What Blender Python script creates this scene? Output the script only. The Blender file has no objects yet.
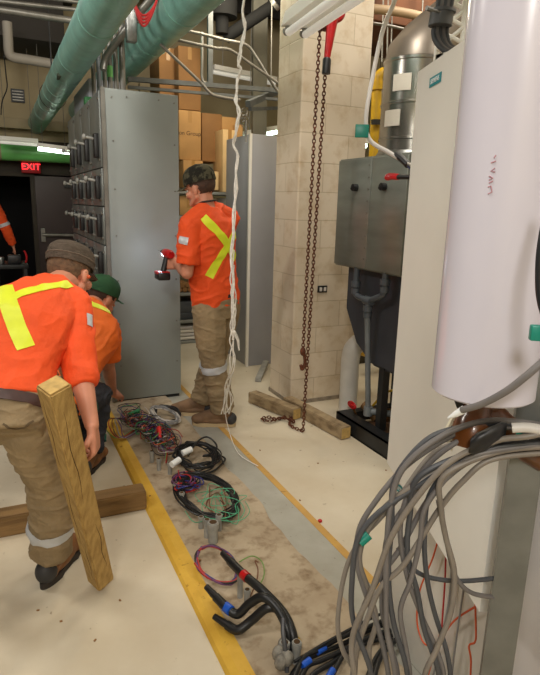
import bpy, bmesh, math, random
from mathutils import Vector, Matrix, noise
from mathutils.bvhtree import BVHTree
V = Vector; C = bpy.context.scene.collection; PI = math.pi
random.seed(7)
# ------------------------------------------------------------------ camera frame
F = 565.0; H0 = 1.5
upc = -V((-65, -2412, -565)).normalized()
yc = V((-275, 137, -565)); yc = (yc - upc * yc.dot(upc)).normalized()
xc = yc.cross(upc)
def ray(px, py):
    c = V((px - 270, 337.5 - py, -F)); return V((xc.dot(c), yc.dot(c), upc.dot(c)))
CAM = V((0, 0, H0))
def pz(px, py, z=0.0): r = ray(px, py); return CAM + r * ((z - H0) / r.z)
def pxx(px, py, x): r = ray(px, py); return CAM + r * (x / r.x)
def py_(px, py, y): r = ray(px, py); return CAM + r * (y / r.y)
def pd(px, py, d): return CAM + ray(px, py) * (d / F)
cam = bpy.data.objects.new('camera', bpy.data.cameras.new('camera')); C.objects.link(cam)
cam.data.lens = F / 675 * 36; cam.data.sensor_width = 36; cam.data.clip_start = .02
m3 = Matrix((xc, yc, upc))
cam.matrix_world = Matrix.Translation(CAM) @ m3.to_4x4()
bpy.context.scene.camera = cam
# ------------------------------------------------------------------ materials
def lin(c):
    c = c / 255.0; return c / 12.92 if c <= .04045 else ((c + .055) / 1.055) ** 2.4
def col(r, g, b): return (lin(r), lin(g), lin(b), 1)
MATS = {}
def mat(name, rgb, rough=.5, metal=0, var=0, scale=6, bump=0, bscale=60, rgb2=None, emit=0, spec=.5, stretch=None, lo=.35, hi=.65, alpha=None, coat=0):
    if name in MATS: return MATS[name]
    m = bpy.data.materials.new(name); m.use_nodes = True; MATS[name] = m
    nt = m.node_tree; n = nt.nodes; L = nt.links; b = n['Principled BSDF']
    b.inputs['Base Color'].default_value = col(*rgb); b.inputs['Roughness'].default_value = rough
    b.inputs['Metallic'].default_value = metal; b.inputs['Specular IOR Level'].default_value = spec
    b.inputs['Coat Weight'].default_value = coat
    tc = n.new('ShaderNodeTexCoord'); mp = n.new('ShaderNodeMapping'); L.new(tc.outputs['Object'], mp.inputs[0])
    if stretch: mp.inputs['Scale'].default_value = stretch
    if rgb2 or var:
        t = n.new('ShaderNodeTexNoise'); t.inputs['Scale'].default_value = scale; t.inputs['Detail'].default_value = 6
        L.new(mp.outputs[0], t.inputs['Vector'])
        r = n.new('ShaderNodeValToRGB'); L.new(t.outputs[0], r.inputs[0])
        r.color_ramp.elements[0].position = lo; r.color_ramp.elements[1].position = hi
        c2 = rgb2 if rgb2 else tuple(max(0, min(255, x * (1 - var))) for x in rgb)
        r.color_ramp.elements[0].color = col(*c2); r.color_ramp.elements[1].color = col(*rgb)
        L.new(r.outputs[0], b.inputs['Base Color'])
    if bump:
        t2 = n.new('ShaderNodeTexNoise'); t2.inputs['Scale'].default_value = bscale; t2.inputs['Detail'].default_value = 4
        L.new(mp.outputs[0], t2.inputs['Vector'])
        bp = n.new('ShaderNodeBump'); bp.inputs['Strength'].default_value = bump; bp.inputs['Distance'].default_value = .01
        L.new(t2.outputs[0], bp.inputs['Height']); L.new(bp.outputs[0], b.inputs['Normal'])
    if emit:
        b.inputs['Emission Color'].default_value = col(*rgb); b.inputs['Emission Strength'].default_value = emit
    return m
panel_grey = mat('panel_grey', (150, 158, 156), .5, .05, .04, 3)
door_grey = mat('door_grey', (128, 133, 131), .35, .3, .1, 4)
pale_panel = mat('pale_panel', (234, 233, 225), .42, 0, .03, 3)
pale_panel2 = mat('pale_panel2', (222, 221, 212), .42, 0, .03, 3)
white_plastic = mat('white_plastic', (203, 200, 211), .2, 0, .02, 3, coat=.4)
dark_metal = mat('dark_metal', (42, 44, 46), .45, .3, .2, 8)
black_plastic = mat('black_plastic', (24, 24, 26), .45)
black_rubber = mat('black_rubber', (30, 31, 33), .42)
galv = mat('galvanised', (150, 152, 150), .32, .8, .25, 14)
conduit = mat('conduit_metal', (138, 136, 130), .42, .6, .15, 10)
strut_m = mat('strut_metal', (100, 104, 104), .5, .3, .15, 12)
green_pipe = mat('teal_jacket', (134, 188, 178), .34, 0, .12, 7, .45, 14)
green_far = mat('green_jacket', (120, 204, 112), .4, 0, .08, 4)
cream_block = None
cardboard = mat('cardboard', (190, 146, 90), .8, 0, .08, 5)
cardboard_d = mat('cardboard_dark', (150, 108, 62), .8, 0, .1, 5)
cardboard_l = mat('cardboard_light', (222, 188, 134), .8, 0, .06, 5)
tape_tan = mat('parcel_tape', (170, 128, 72), .3)
white_paper = mat('white_paper', (225, 220, 208), .7)
rust = mat('rusty_chain', (116, 66, 44), .7, .4, .35, 60)
red_paint = mat('red_paint', (190, 24, 30), .35, 0, .15, 20)
orange_cloth = mat('orange_cloth', (240, 84, 26), .75, 0, .06, 9, .25, 90)
lime = mat('lime_tape', (224, 236, 48), .5, 0, .04, 20)
silver = mat('silver_tape', (196, 200, 206), .4, .1)
khaki = mat('khaki_cloth', (152, 132, 100), .85, 0, .12, 10, .3, 120)
navy = mat('navy_cloth', (44, 50, 62), .85, 0, .15, 10, .3, 120)
skin = mat('skin', (206, 140, 112), .5, 0, .08, 12)
hair_m = mat('brown_hair', (74, 50, 36), .7, 0, .3, 60, .5, 200)
hair_l = mat('light_brown_hair', (120, 92, 66), .7, 0, .3, 60, .5, 200)
cap_brown = mat('cap_brown', (120, 106, 92), .85, 0, .1, 20, .3, 150)
cap_green = mat('cap_green', (60, 112, 74), .8, 0, .1, 20, .3, 150)
camo = mat('cap_camouflage', (112, 108, 84), .85, 0, 0, 26, .2, 150, rgb2=(48, 46, 38), lo=.46, hi=.54)
boot_brown = mat('boot_leather', (142, 94, 54), .6, 0, .25, 16)
boot_tan = mat('boot_nubuck', (134, 104, 76), .75, 0, .2, 16)
boot_dark = mat('boot_black', (52, 52, 54), .6)
sole_m = mat('boot_sole', (48, 42, 38), .8)
sole_tan = mat('boot_sole_tan', (190, 168, 130), .8)
leather = mat('belt_leather', (70, 40, 34), .5, 0, .2, 30)
eye_m = mat('eye_white', (230, 226, 220), .2)
iris_m = mat('iris', (50, 36, 26), .2)
wood = mat('timber', (184, 152, 90), .7, 0, 0, 5, .35, 30, rgb2=(156, 124, 68), stretch=(14, 14, .5), lo=.35, hi=.6)
wood_h = mat('timber_brown', (138, 108, 66), .75, 0, 0, 5, .3, 30, rgb2=(104, 78, 44), stretch=(.8, 9, 9), lo=.3, hi=.6)
wood_old = mat('timber_weathered', (160, 140, 108), .8, 0, 0, 4, .4, 30, rgb2=(112, 92, 66), stretch=(3, 3, 6), lo=.3, hi=.6)
wood_end = mat('timber_end', (206, 172, 104), .8, 0, .15, 40)
dark_crack = mat('timber_crack', (74, 52, 26), .9)
grey_cable = mat('grey_cable', (112, 108, 106), .45, 0, .1, 20)
grey_cable2 = mat('dark_grey_cable', (72, 74, 78), .45, 0, .1, 20)
grey_cable3 = mat('warm_grey_cable', (128, 120, 110), .45, 0, .1, 20)
black_cable = mat('black_cable', (26, 28, 30), .4)
wires = {k: mat(k + '_wire', v, .45) for k, v in dict(red=(170, 38, 40), green=(52, 150, 96), blue=(44, 50, 120), white=(206, 202, 196), brown=(116, 74, 50), black=(36, 34, 36), grey=(140, 140, 140), orange=(214, 92, 48), purple=(104, 62, 104), lightgreen=(120, 160, 84)).items()}
green_bright = mat('bright_green_wire', (84, 176, 134), .45)
blue_tape = mat('blue_tape', (30, 90, 200), .4)
teal_tape = mat('teal_tape', (10, 130, 112), .4)
teal_label = mat('teal_label', (22, 140, 150), .4)
label_white = mat('label_white', (236, 240, 240), .5)
pvc_grey = mat('pvc_grey', (112, 118, 122), .45, 0, .08, 14)
pvc_pale = mat('pvc_pale', (160, 160, 154), .5, 0, .15, 20)
white_pipe = mat('white_pipe', (222, 220, 212), .45, 0, .06, 8)
yellow = mat('yellow_pipe', (196, 156, 22), .45, 0, .15, 10)
tank_m = mat('tank_blue_grey', (60, 63, 72), .45, .1, .08, 5)
steel_box = mat('boiler_steel', (140, 144, 136), .34, .5, .12, 3, stretch=(1, 1, 4))
stainless = mat('stainless', (176, 174, 168), .25, .92, .18, 5, stretch=(1, 1, .3))
copper = mat('dirty_copper', (124, 92, 54), .5, .4, .3, 20)
rope_m = mat('white_rope', (244, 240, 232), .7, 0, .1, 60)
resin = mat('brown_resin', (124, 70, 26), .3, 0, .35, 14, coat=.3)
clear_white = mat('enamel_white', (240, 238, 230), .4)
tube_off_glow = mat('lamp_tube', (232, 230, 220), .25, emit=.25)  # faint emission added so the unlit tubes read bright white
tube_on = mat('lamp_tube_lit', (226, 255, 232), .3, emit=7)
bulb_on = mat('lamp_tube_lit_warm', (255, 250, 232), .3, emit=9)
led_on = mat('drill_light', (190, 215, 255), .3, emit=8)
exit_red = mat('exit_letters', (255, 30, 40), .4, emit=2.2)
exit_back = mat('exit_face', (120, 14, 18), .4, emit=.25)
# floor
def custom(name, rough=.5):
    m = bpy.data.materials.new(name); m.use_nodes = True; nt = m.node_tree
    nt.nodes['Principled BSDF'].inputs['Roughness'].default_value = rough
    return m, nt, nt.nodes, nt.links, nt.nodes['Principled BSDF']
def noise_ramp(nt, src, scale, p0, p1, c0, c1, detail=8, rgh=.6):
    t = nt.nodes.new('ShaderNodeTexNoise'); t.inputs['Scale'].default_value = scale; t.inputs['Detail'].default_value = detail; t.inputs['Roughness'].default_value = rgh
    nt.links.new(src, t.inputs['Vector']); r = nt.nodes.new('ShaderNodeValToRGB'); nt.links.new(t.outputs[0], r.inputs[0])
    r.color_ramp.elements[0].position = p0; r.color_ramp.elements[1].position = p1
    r.color_ramp.elements[0].color = c0; r.color_ramp.elements[1].color = c1
    return r.outputs[0]
def mix(nt, mode, fac, a, b):
    x = nt.nodes.new('ShaderNodeMix'); x.data_type = 'RGBA'; x.blend_type = mode
    if isinstance(fac, (int, float)): x.inputs[0].default_value = fac
    else: nt.links.new(fac, x.inputs[0])
    for i, s in ((6, a), (7, b)):
        if isinstance(s, tuple): x.inputs[i].default_value = s
        else: nt.links.new(s, x.inputs[i])
    return x.outputs[2]
def ground_mat(name, base, base2, speck, rough, s1=3, s2=30, p=(.28, .34)):
    m, nt, n, L, b = custom(name, rough)
    tc = n.new('ShaderNodeTexCoord'); o = tc.outputs['Object']
    a = noise_ramp(nt, o, s1, .35, .65, col(*base2), col(*base))
    k = noise_ramp(nt, o, s2, p[0], p[1], col(*speck), (1, 1, 1, 1))
    L.new(mix(nt, 'MULTIPLY', .8, a, k), b.inputs['Base Color'])
    t = n.new('ShaderNodeTexNoise'); t.inputs['Scale'].default_value = 40; L.new(o, t.inputs['Vector'])
    bp = n.new('ShaderNodeBump'); bp.inputs['Strength'].default_value = .15; bp.inputs['Distance'].default_value = .004
    L.new(t.outputs[0], bp.inputs['Height']); L.new(bp.outputs[0], b.inputs['Normal'])
    return m
floor_m = ground_mat('painted_floor', (212, 203, 182), (200, 188, 164), (150, 130, 104), .42, 2.2, 22)
pad_m = ground_mat('bare_concrete', (192, 177, 152), (168, 151, 126), (176, 160, 140), .85, 4, 14, (.3, .5))
strip_m = ground_mat('grey_floor_paint', (176, 176, 166), (160, 158, 146), (150, 146, 138), .7, 4, 40)
yel_m = ground_mat('worn_yellow_paint', (224, 182, 70), (208, 162, 54), (170, 140, 80), .6, 7, 30, (.26, .36))
oran_m = ground_mat('worn_orange_line', (206, 164, 84), (188, 148, 84), (170, 150, 120), .6, 7, 30, (.3, .4))
def block_mat():
    m, nt, n, L, b = custom('cream_block', .7)
    tc = n.new('ShaderNodeTexCoord'); sp = n.new('ShaderNodeSeparateXYZ'); L.new(tc.outputs['Object'], sp.inputs[0])
    add = n.new('ShaderNodeMath'); add.operation = 'ADD'; L.new(sp.outputs[0], add.inputs[0]); L.new(sp.outputs[1], add.inputs[1])
    cb = n.new('ShaderNodeCombineXYZ'); L.new(add.outputs[0], cb.inputs[0]); L.new(sp.outputs[2], cb.inputs[1])
    br = n.new('ShaderNodeTexBrick'); L.new(cb.outputs[0], br.inputs['Vector'])
    br.inputs['Scale'].default_value = 1; br.inputs['Brick Width'].default_value = .4; br.inputs['Row Height'].default_value = .2
    br.inputs['Mortar Size'].default_value = .0035; br.inputs['Mortar Smooth'].default_value = .4
    br.inputs['Color1'].default_value = col(216, 202, 180); br.inputs['Color2'].default_value = col(210, 196, 173); br.inputs['Mortar'].default_value = col(188, 172, 146)
    k = noise_ramp(nt, tc.outputs['Object'], 9, .3, .5, col(222, 206, 180), (1, 1, 1, 1))
    L.new(mix(nt, 'MULTIPLY', .6, br.outputs[0], k), b.inputs['Base Color'])
    bp = n.new('ShaderNodeBump'); bp.inputs['Strength'].default_value = .5; bp.inputs['Distance'].default_value = .004; bp.invert = True
    L.new(br.outputs['Fac'], bp.inputs['Height']); L.new(bp.outputs[0], b.inputs['Normal'])
    return m
cream_block = block_mat()
wall_cream = mat('wall_cream', (172, 157, 124), .8, 0, .08, 2)
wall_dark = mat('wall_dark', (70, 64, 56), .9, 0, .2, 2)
ceil_m = mat('ceiling_insulation', (120, 92, 54), .9, 0, 0, 7, .6, 12, rgb2=(58, 42, 26), lo=.4, hi=.6)
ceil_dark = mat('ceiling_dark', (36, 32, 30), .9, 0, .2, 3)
door_m = mat('door_brown', (54, 40, 40), .35, 0, .05, 3)
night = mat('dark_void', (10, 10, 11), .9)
# ------------------------------------------------------------------ mesh helpers
class B:
    def __init__(s): s.bm = bmesh.new()
    def box(s, x0, x1, y0, y1, z0, z1, bev=0, rot=0, piv=None):
        r = bmesh.ops.create_cube(s.bm, size=1); vs = r['verts']
        for v in vs: v.co = V(((x0 + x1) / 2 + v.co.x * (x1 - x0), (y0 + y1) / 2 + v.co.y * (y1 - y0), (z0 + z1) / 2 + v.co.z * (z1 - z0)))
        if bev:
            e = list({e for v in vs for e in v.link_edges})
            r2 = bmesh.ops.bevel(s.bm, geom=e, offset=bev, segments=2, affect='EDGES', profile=.5)
            vs = list({v for f in r2['faces'] for v in f.verts} | {v for v in vs if v.is_valid})
        if rot:
            p = V(piv) if piv else V(((x0 + x1) / 2, (y0 + y1) / 2, 0))
            bmesh.ops.rotate(s.bm, verts=vs, cent=p, matrix=Matrix.Rotation(rot, 3, 'Z'))
        return s
    def tube(s, pts, r, seg=8, closed=False, cap=True):
        pts = [V(p) for p in pts]; n = len(pts); rings = []; prev = None
        for i, p in enumerate(pts):
            a = pts[(i - 1) % n] if (i > 0 or closed) else pts[0]; b = pts[(i + 1) % n] if (i < n - 1 or closed) else pts[-1]
            t = (b - a)
            t = t.normalized() if t.length > 1e-9 else V((0, 0, 1))
            if prev is None:
                u = t.cross(V((0, 0, 1))) if abs(t.z) < .9 else t.cross(V((1, 0, 0)))
            else: u = prev - t * prev.dot(t)
            u = u.normalized() if u.length > 1e-9 else t.orthogonal().normalized()
            prev = u; w = t.cross(u); rr = r[i] if isinstance(r, (list, tuple)) else r
            rings.append([s.bm.verts.new(p + u * (math.cos(2 * PI * k / seg) * rr) + w * (math.sin(2 * PI * k / seg) * rr)) for k in range(seg)])
        m = n if closed else n - 1
        for i in range(m):
            A, Bb = rings[i], rings[(i + 1) % n]
            for k in range(seg): s.bm.faces.new((A[k], A[(k + 1) % seg], Bb[(k + 1) % seg], Bb[k]))
        if cap and not closed: s.bm.faces.new(rings[0][::-1]); s.bm.faces.new(rings[-1])
        return s
    def cyl(s, p0, p1, r, seg=16, r1=None): return s.tube([p0, p1], [r, r if r1 is None else r1], seg)
    def lathe(s, c, prof, seg=24, ax=V((0, 0, 1))):
        ax = ax.normalized(); return s.tube2(c, prof, seg, ax)
    def tube2(s, c, prof, seg, ax):
        u = ax.orthogonal().normalized(); w = ax.cross(u); c = V(c); rings = []
        for r, z in prof: rings.append([s.bm.verts.new(c + ax * z + u * (math.cos(2 * PI * k / seg) * max(r, 1e-4)) + w * (math.sin(2 * PI * k / seg) * max(r, 1e-4))) for k in range(seg)])
        for A, Bb in zip(rings, rings[1:]):
            for k in range(seg): s.bm.faces.new((A[k], A[(k + 1) % seg], Bb[(k + 1) % seg], Bb[k]))
        s.bm.faces.new(rings[0][::-1]); s.bm.faces.new(rings[-1]); return s
    def ell(s, c, ax, rad, sub=3):
        r = bmesh.ops.create_icosphere(s.bm, subdivisions=sub, radius=1)
        for v in r['verts']:
            q = v.co.copy(); v.co = V(c) + ax[0] * (q.x * rad[0]) + ax[1] * (q.y * rad[1]) + ax[2] * (q.z * rad[2])
        return r['verts']
    def limb(s, pts, rads, seg=14):
        pts = [V(p) for p in pts]
        s.tube(pts, list(rads), seg)
        A = (V((1, 0, 0)), V((0, 1, 0)), V((0, 0, 1)))
        for p, r in zip(pts, rads): s.ell(p, A, (r, r, r), 2)
        return s
    def loft(s, rings, seg=20):
        R = []
        for c, a, b, ra, rb in rings:
            R.append([s.bm.verts.new(V(c) + a * (ra * math.copysign(abs(math.cos(2 * PI * k / seg)) ** .85, math.cos(2 * PI * k / seg))) + b * (rb * math.copysign(abs(math.sin(2 * PI * k / seg)) ** .85, math.sin(2 * PI * k / seg)))) for k in range(seg)])
        for A, Bb in zip(R, R[1:]):
            for k in range(seg): s.bm.faces.new((A[k], A[(k + 1) % seg], Bb[(k + 1) % seg], Bb[k]))
        s.bm.faces.new(R[0][::-1]); s.bm.faces.new(R[-1]); return s
    def prism(s, poly, ext):
        A = [s.bm.verts.new(V(p)) for p in poly]; Bb = [s.bm.verts.new(V(p) + V(ext)) for p in poly]; n = len(A)
        s.bm.faces.new(A[::-1]); s.bm.faces.new(Bb)
        for k in range(n): s.bm.faces.new((A[k], A[(k + 1) % n], Bb[(k + 1) % n], Bb[k]))
        return s
    def bar(s, p0, p1, w, t, upv=V((0, 0, 1)), bev=0):
        p0, p1 = V(p0), V(p1); d = (p1 - p0).normalized(); u = d.cross(upv)
        if u.length < 1e-4: u = d.orthogonal()
        u.normalize(); w2 = u.cross(d)
        s.prism([p0 + u * a * w / 2 + w2 * b * t / 2 for a, b in ((-1, -1), (1, -1), (1, 1), (-1, 1))], p1 - p0); return s
def obj(name, b, m, parent=None, smooth=True):
    bm = b.bm if isinstance(b, B) else b
    bmesh.ops.recalc_face_normals(bm, faces=bm.faces)
    me = bpy.data.meshes.new(name); bm.to_mesh(me); bm.free()
    me.materials.append(m)
    if smooth:
        me.polygons.foreach_set('use_smooth', [True] * len(me.polygons))
        me.set_sharp_from_angle(angle=math.radians(38))
    o = bpy.data.objects.new(name, me); C.objects.link(o)
    if parent is not None: attach(o, parent)
    return o
def gloc(p):
    l = V((0, 0, 0))
    while p is not None: l += p.location; p = p.parent
    return l
def attach(o, parent): o.parent = parent; o.location = -gloc(parent)
def tag(o, label, cat, group=None):
    o['label'] = label; o['category'] = cat
    if group: o['group'] = group
    return o
def thing(name, label, cat, loc=(0, 0, 0), group=None):
    o = bpy.data.objects.new(name, None); o.empty_display_size = .1; C.objects.link(o); o.location = loc
    return tag(o, label, cat, group)
def struct(name, b, m, parent=None, smooth=False):
    o = obj(name, b, m, parent, smooth)
    if parent is None: o['kind'] = 'structure'
    return o
def bx(*a, **k): return B().box(*a, **k)
def smoothp(pts, n=8, closed=False):
    P = [V(p) for p in pts]; out = []; N = len(P)
    rng = range(N if closed else N - 1)
    for i in rng:
        if closed: p0, p1, p2, p3 = P[(i - 1) % N], P[i], P[(i + 1) % N], P[(i + 2) % N]
        else: p0, p1, p2, p3 = P[max(i - 1, 0)], P[i], P[i + 1], P[min(i + 2, N - 1)]
        for k in range(n):
            t = k / n
            out.append(.5 * ((2 * p1) + (p2 - p0) * t + (2 * p0 - 5 * p1 + 4 * p2 - p3) * t * t + (3 * p1 - p0 - 3 * p2 + p3) * t ** 3))
    if not closed: out.append(P[-1])
    return out
def text_mesh(name, body, size, origin, xdir, ydir, m, parent, depth=.001):
    cu = bpy.data.curves.new(name, 'FONT'); cu.body = body; cu.size = size; cu.extrude = depth; cu.align_x = 'CENTER'; cu.align_y = 'CENTER'
    t = bpy.data.objects.new(name + '_tmp', cu); C.objects.link(t)
    dg = bpy.context.evaluated_depsgraph_get(); me = bpy.data.meshes.new_from_object(t.evaluated_get(dg))
    bpy.data.objects.remove(t); x = V(xdir).normalized(); y = V(ydir).normalized(); z = x.cross(y)
    M = Matrix((x, y, z)).transposed().to_4x4(); M.translation = V(origin); me.transform(M)
    me.materials.clear(); me.materials.append(m)
    o = bpy.data.objects.new(name, me); C.objects.link(o)
    if parent: attach(o, parent)
    return o
# ================================================================== SETTING
b = B()
b.box(-4, 5, -2.5, 9.6, -.1, 0); struct('floor', b, floor_m)
struct('wall_back', bx(-4, 5, 9.6, 9.8, 2.35, 4.6), wall_cream)
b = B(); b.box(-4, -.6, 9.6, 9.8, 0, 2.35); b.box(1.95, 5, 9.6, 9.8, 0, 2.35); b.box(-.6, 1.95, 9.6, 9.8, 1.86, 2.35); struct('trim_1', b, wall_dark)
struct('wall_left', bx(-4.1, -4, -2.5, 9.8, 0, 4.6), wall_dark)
struct('wall_right', bx(5, 5.1, -2.5, 9.8, 0, 4.6), wall_cream)
struct('wall_front', bx(-4, 5, -2.6, -2.5, 0, 4.6), wall_cream)
struct('ceiling', bx(-4.1, 5.1, -2.6, 9.8, 4.6, 4.7), ceil_m)
b = B()
for i in range(9): b.box(-4, 5, -1.5 + 1.25 * i, -1.42 + 1.25 * i, 4.25, 4.6)
struct('trim_2', b, ceil_dark)
# darker soffit over the far left bay
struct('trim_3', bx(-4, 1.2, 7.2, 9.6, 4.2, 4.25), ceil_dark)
# night-dark room behind the open doorway
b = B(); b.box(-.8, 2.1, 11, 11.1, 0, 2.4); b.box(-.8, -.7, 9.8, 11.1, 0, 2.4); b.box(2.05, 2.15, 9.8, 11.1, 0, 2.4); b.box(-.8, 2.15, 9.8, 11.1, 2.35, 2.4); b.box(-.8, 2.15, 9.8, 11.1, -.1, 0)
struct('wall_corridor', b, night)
d = struct('door_1', bx(.56, 1.9, 9.52, 9.58, 0.01, 1.84, bev=.004), door_m)
bb = B(); bb.cyl((.62, 9.44, .965), (1.3, 9.44, .955), .026, 12); bb.box(.6, .66, 9.43, 9.53, .86, 1.06); bb.box(1.28, 1.34, 9.43, 9.53, .86, 1.04)
obj('push_bar', bb, conduit, d)
obj('door_closer', bx(.98, 1.2, 9.46, 9.53, 1.68, 1.76), dark_metal, d)
b = B(); b.box(.5, .56, 9.5, 9.6, 0, 1.86); b.box(-.6, .5, 9.5, 9.6, 1.82, 1.88); struct('trim_4', b, wall_dark)
# raised strip where the old line-up stood
b = B()
def wavy(y): return 1.10 + .03 * noise.noise(V((y * 2.2, 0, 3))) + .02 * noise.noise(V((y * 7, 4, 3)))
ys = [-2.4 + .06 * i for i in range(int(11.4 / .06))]
L_ = [b.bm.verts.new((.635, y, .022)) for y in ys]; R_ = [b.bm.verts.new((wavy(y), y, .022)) for y in ys]
L0 = [b.bm.verts.new((.635, y, 0.001)) for y in ys]; R0 = [b.bm.verts.new((wavy(y), y, .001)) for y in ys]
for i in range(len(ys) - 1):
    b.bm.faces.new((L_[i], R_[i], R_[i + 1], L_[i + 1])); b.bm.faces.new((L0[i], L_[i], L_[i + 1], L0[i + 1])); b.bm.faces.new((R_[i], R0[i], R0[i + 1], R_[i + 1]))
struct('floor_pad', b, pad_m)
b = B(); b.prism([(.565, -2.4, .001), (.645, -2.4, .001), (.645, -2.4, .026), (.60, -2.4, .026), (.575, -2.4, .015)], (0, 6.54, 0)); struct('trim_5', b, yel_m)
struct('floor_strip', bx(1.05, 1.275, -2.4, 9, .0005, .006), strip_m)
struct('trim_6', bx(1.268, 1.305, -2.4, 9, .0005, .0075), oran_m)
# column
struct('wall_column', bx(1.945, 2.50, 3.655, 4.03, 0, 4.6, bev=.012), cream_block)
t = struct('trim_7', bx(1.938, 2.505, 3.648, 4.035, 0, .03), mat('grout_grey', (150, 138, 120), .9, 0, .2, 20))
o = thing('wall_outlet', 'small black outlet cover with two cream sockets on the cream block column', 'outlet', py_(322, 289, 3.65))
q = py_(322, 289, 3.65); obj('cover_plate', bx(q.x - .04, q.x + .04, 3.638, 3.653, q.z - .026, q.z + .026, bev=.004), black_plastic, o)
for s in (-.018, .018): obj('socket', bx(q.x + s - .011, q.x + s + .011, 3.632, 3.64, q.z - .015, q.z + .015, bev=.004), wires['white'], o)
# grey partition cabinet behind the worker
c = thing('partition_cabinet', 'tall plain grey cabinet standing between the cardboard boxes and the block column', 'cabinet', (2.2, 5, 0))
obj('body', bx(2.05, 2.75, 4.76, 5.35, 0, 2.1, bev=.006), mat('cool_grey_panel', (156, 158, 164), .45, 0, .04, 3), c)
obj('edge_strip', bx(2.03, 2.055, 4.735, 4.76, 0, 2.1), pale_panel, c)
# ================================================================== TALL SWITCHGEAR
sw = thing('switchgear_cabinet', 'tall grey switchgear cabinet with rows of black breaker handles on its left front', 'cabinet', (.95, 5, 0))
obj('body', bx(.70, 1.222, 4.14, 5.95, .03, 2.235, bev=.006), panel_grey, sw)
obj('plinth', bx(.72, 1.21, 4.15, 5.94, 0, .05), dark_metal, sw)
obj('corner_trim', bx(.685, .712, 4.118, 4.145, .03, 2.235), conduit, sw)
for xx, zz in [(x_, z_) for z_ in (.3, .62, .94, 1.26, 1.58, 1.9, 2.18) for x_ in (.76, 1.19)] + [(.86, 2.19), (1.08, 2.19)]: obj('screw', B().cyl((xx, 4.145, zz), (xx, 4.134, zz), .0055, 8), conduit, sw)
rowz = [(.06, .50), (.50, .93), (.93, 1.19), (1.19, 1.46), (1.46, 1.72), (1.72, 2.22)]
for ci in range(4):
    y0 = 4.15 + .45 * ci
    for ri, (z0, z1) in enumerate(rowz):
        dd = obj('door', bx(.676, .700, y0 + .006, y0 + .444, z0 + .004, z1 - .004, bev=.003), door_grey, sw)
        if ri in (1, 2, 3, 4, 5) :
            zc = (z0 + z1) / 2 + (0 if ri < 5 else -.10)
            hd = obj('breaker_handle', bx(.645, .680, y0 + .06, y0 + .135, zc - .08, zc + .08, bev=.006), black_plastic, dd)
            k = B(); k.cyl((.655, y0 + .10, zc + .045), (.60, y0 + .12, zc + .055), .010, 10); k.lathe((.60, y0 + .12, zc + .055), [(.012, 0), (.02, .006), (.02, .02), (.012, .026)], 12, V((-1, .2, .15)))
            obj('knob', k, pvc_pale, hd)
            if ci in (1, 2): obj('pilot_light', B().cyl((.68, y0 + .22, zc + .03), (.662, y0 + .22, zc + .03), .014, 12), teal_tape, dd)
        for yy in (y0 + .03, y0 + .42):
            for z_ in (z0 + .05, z1 - .05): obj('latch', B().cyl((.678, yy, z_), (.668, yy, z_), .010, 8), conduit, dd)
t = thing('pull_box', 'plain grey wiring box rising above the far end of the switchgear', 'box', (.8, 5.9, 2.2))
obj('box_body', bx(.785, 1.05, 5.3, 6.3, 2.0 if False else 2.236, 2.50, bev=.005), mat('pull_box_grey', (165, 170, 180), .5), t)
for z_ in (2.28, 2.46): obj('screw', B().cyl((.82, 5.3, z_), (.82, 5.29, z_), .01, 8), conduit, t)
# vertical conduits on top
for i, (px, yy, r) in enumerate(((104.5, 4.9, .016), (110, 4.75, .018), (116, 4.6, .018), (122.5, 4.45, .022), (99, 5.1, .02), (93.5, 5.25, .018))):
    p = py_(px, 75, yy)
    o = obj('conduit_riser', B().tube([(p.x, yy, 2.2), (p.x, yy, 4.58)], r, 12), conduit if i != 4 else pvc_grey)
    tag(o, ['slim metal conduit rising between the thick one and the green banded one', 'metal conduit with a green band rising from the switchgear top', 'bright metal conduit right beside the green banded one', 'thickest metal conduit nearest the panel edge on the switchgear top', 'dull grey conduit at the back of the switchgear top', 'rearmost slim conduit rising behind the switchgear'][[0, 1, 2, 3, 4, 5][i]], 'conduit', 'conduits rising from the switchgear')
    if i == 1: obj('green_band', B().cyl((p.x, yy, 2.42), (p.x, yy, 2.5), r + .004, 12), green_far, o)
    if i == 3: o['label'] = 'thickest metal conduit, rightmost of the risers on the switchgear top'
o = obj('flexible_conduit', B().tube(smoothp([py_(103, 70, 4.5), py_(106, 58, 4.5), py_(118, 40, 4.4), py_(135, 18, 4.3), py_(152, -2, 4.2), py_(170, -25, 4.1)]), .026, 12), conduit)
tag(o, 'grey conduit bending diagonally across the risers towards the right teal pipe', 'conduit')
q = py_(131, 28, 4.25); o = obj('junction_box', bx(q.x - .035, q.x + .035, q.y - .03, q.y + .03, q.z - .09, q.z + .14, bev=.006), galv)
tag(o, 'small metal junction box hanging beside the right teal pipe', 'box')
# red cable bundle on pipe
for i in range(4):
    q = py_(143, 5, 3.9); o = obj('red_cable', B().tube(smoothp([q + V((-.08 - .01 * i, 0, .28)), q + V((-.07, 0, .05)), q + V((.0, 0, -.06 - .02 * i)), q + V((.09, 0, .05)), q + V((.1 + .01 * i, 0, .3))]), .008, 6), wires['red'])
    tag(o, 'dark red cable looped over the right teal pipe above the switchgear', 'cable', 'red cables by the teal pipe')
q = py_(93, 97, 4.9); o = obj('green_clamp', bx(.70, .78, 4.95, 5.03, 2.236, 2.30, bev=.01), mat('clamp_green', (40, 110, 60), .5)); tag(o, 'small green clamp sitting on the switchgear top edge', 'clamp')
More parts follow.
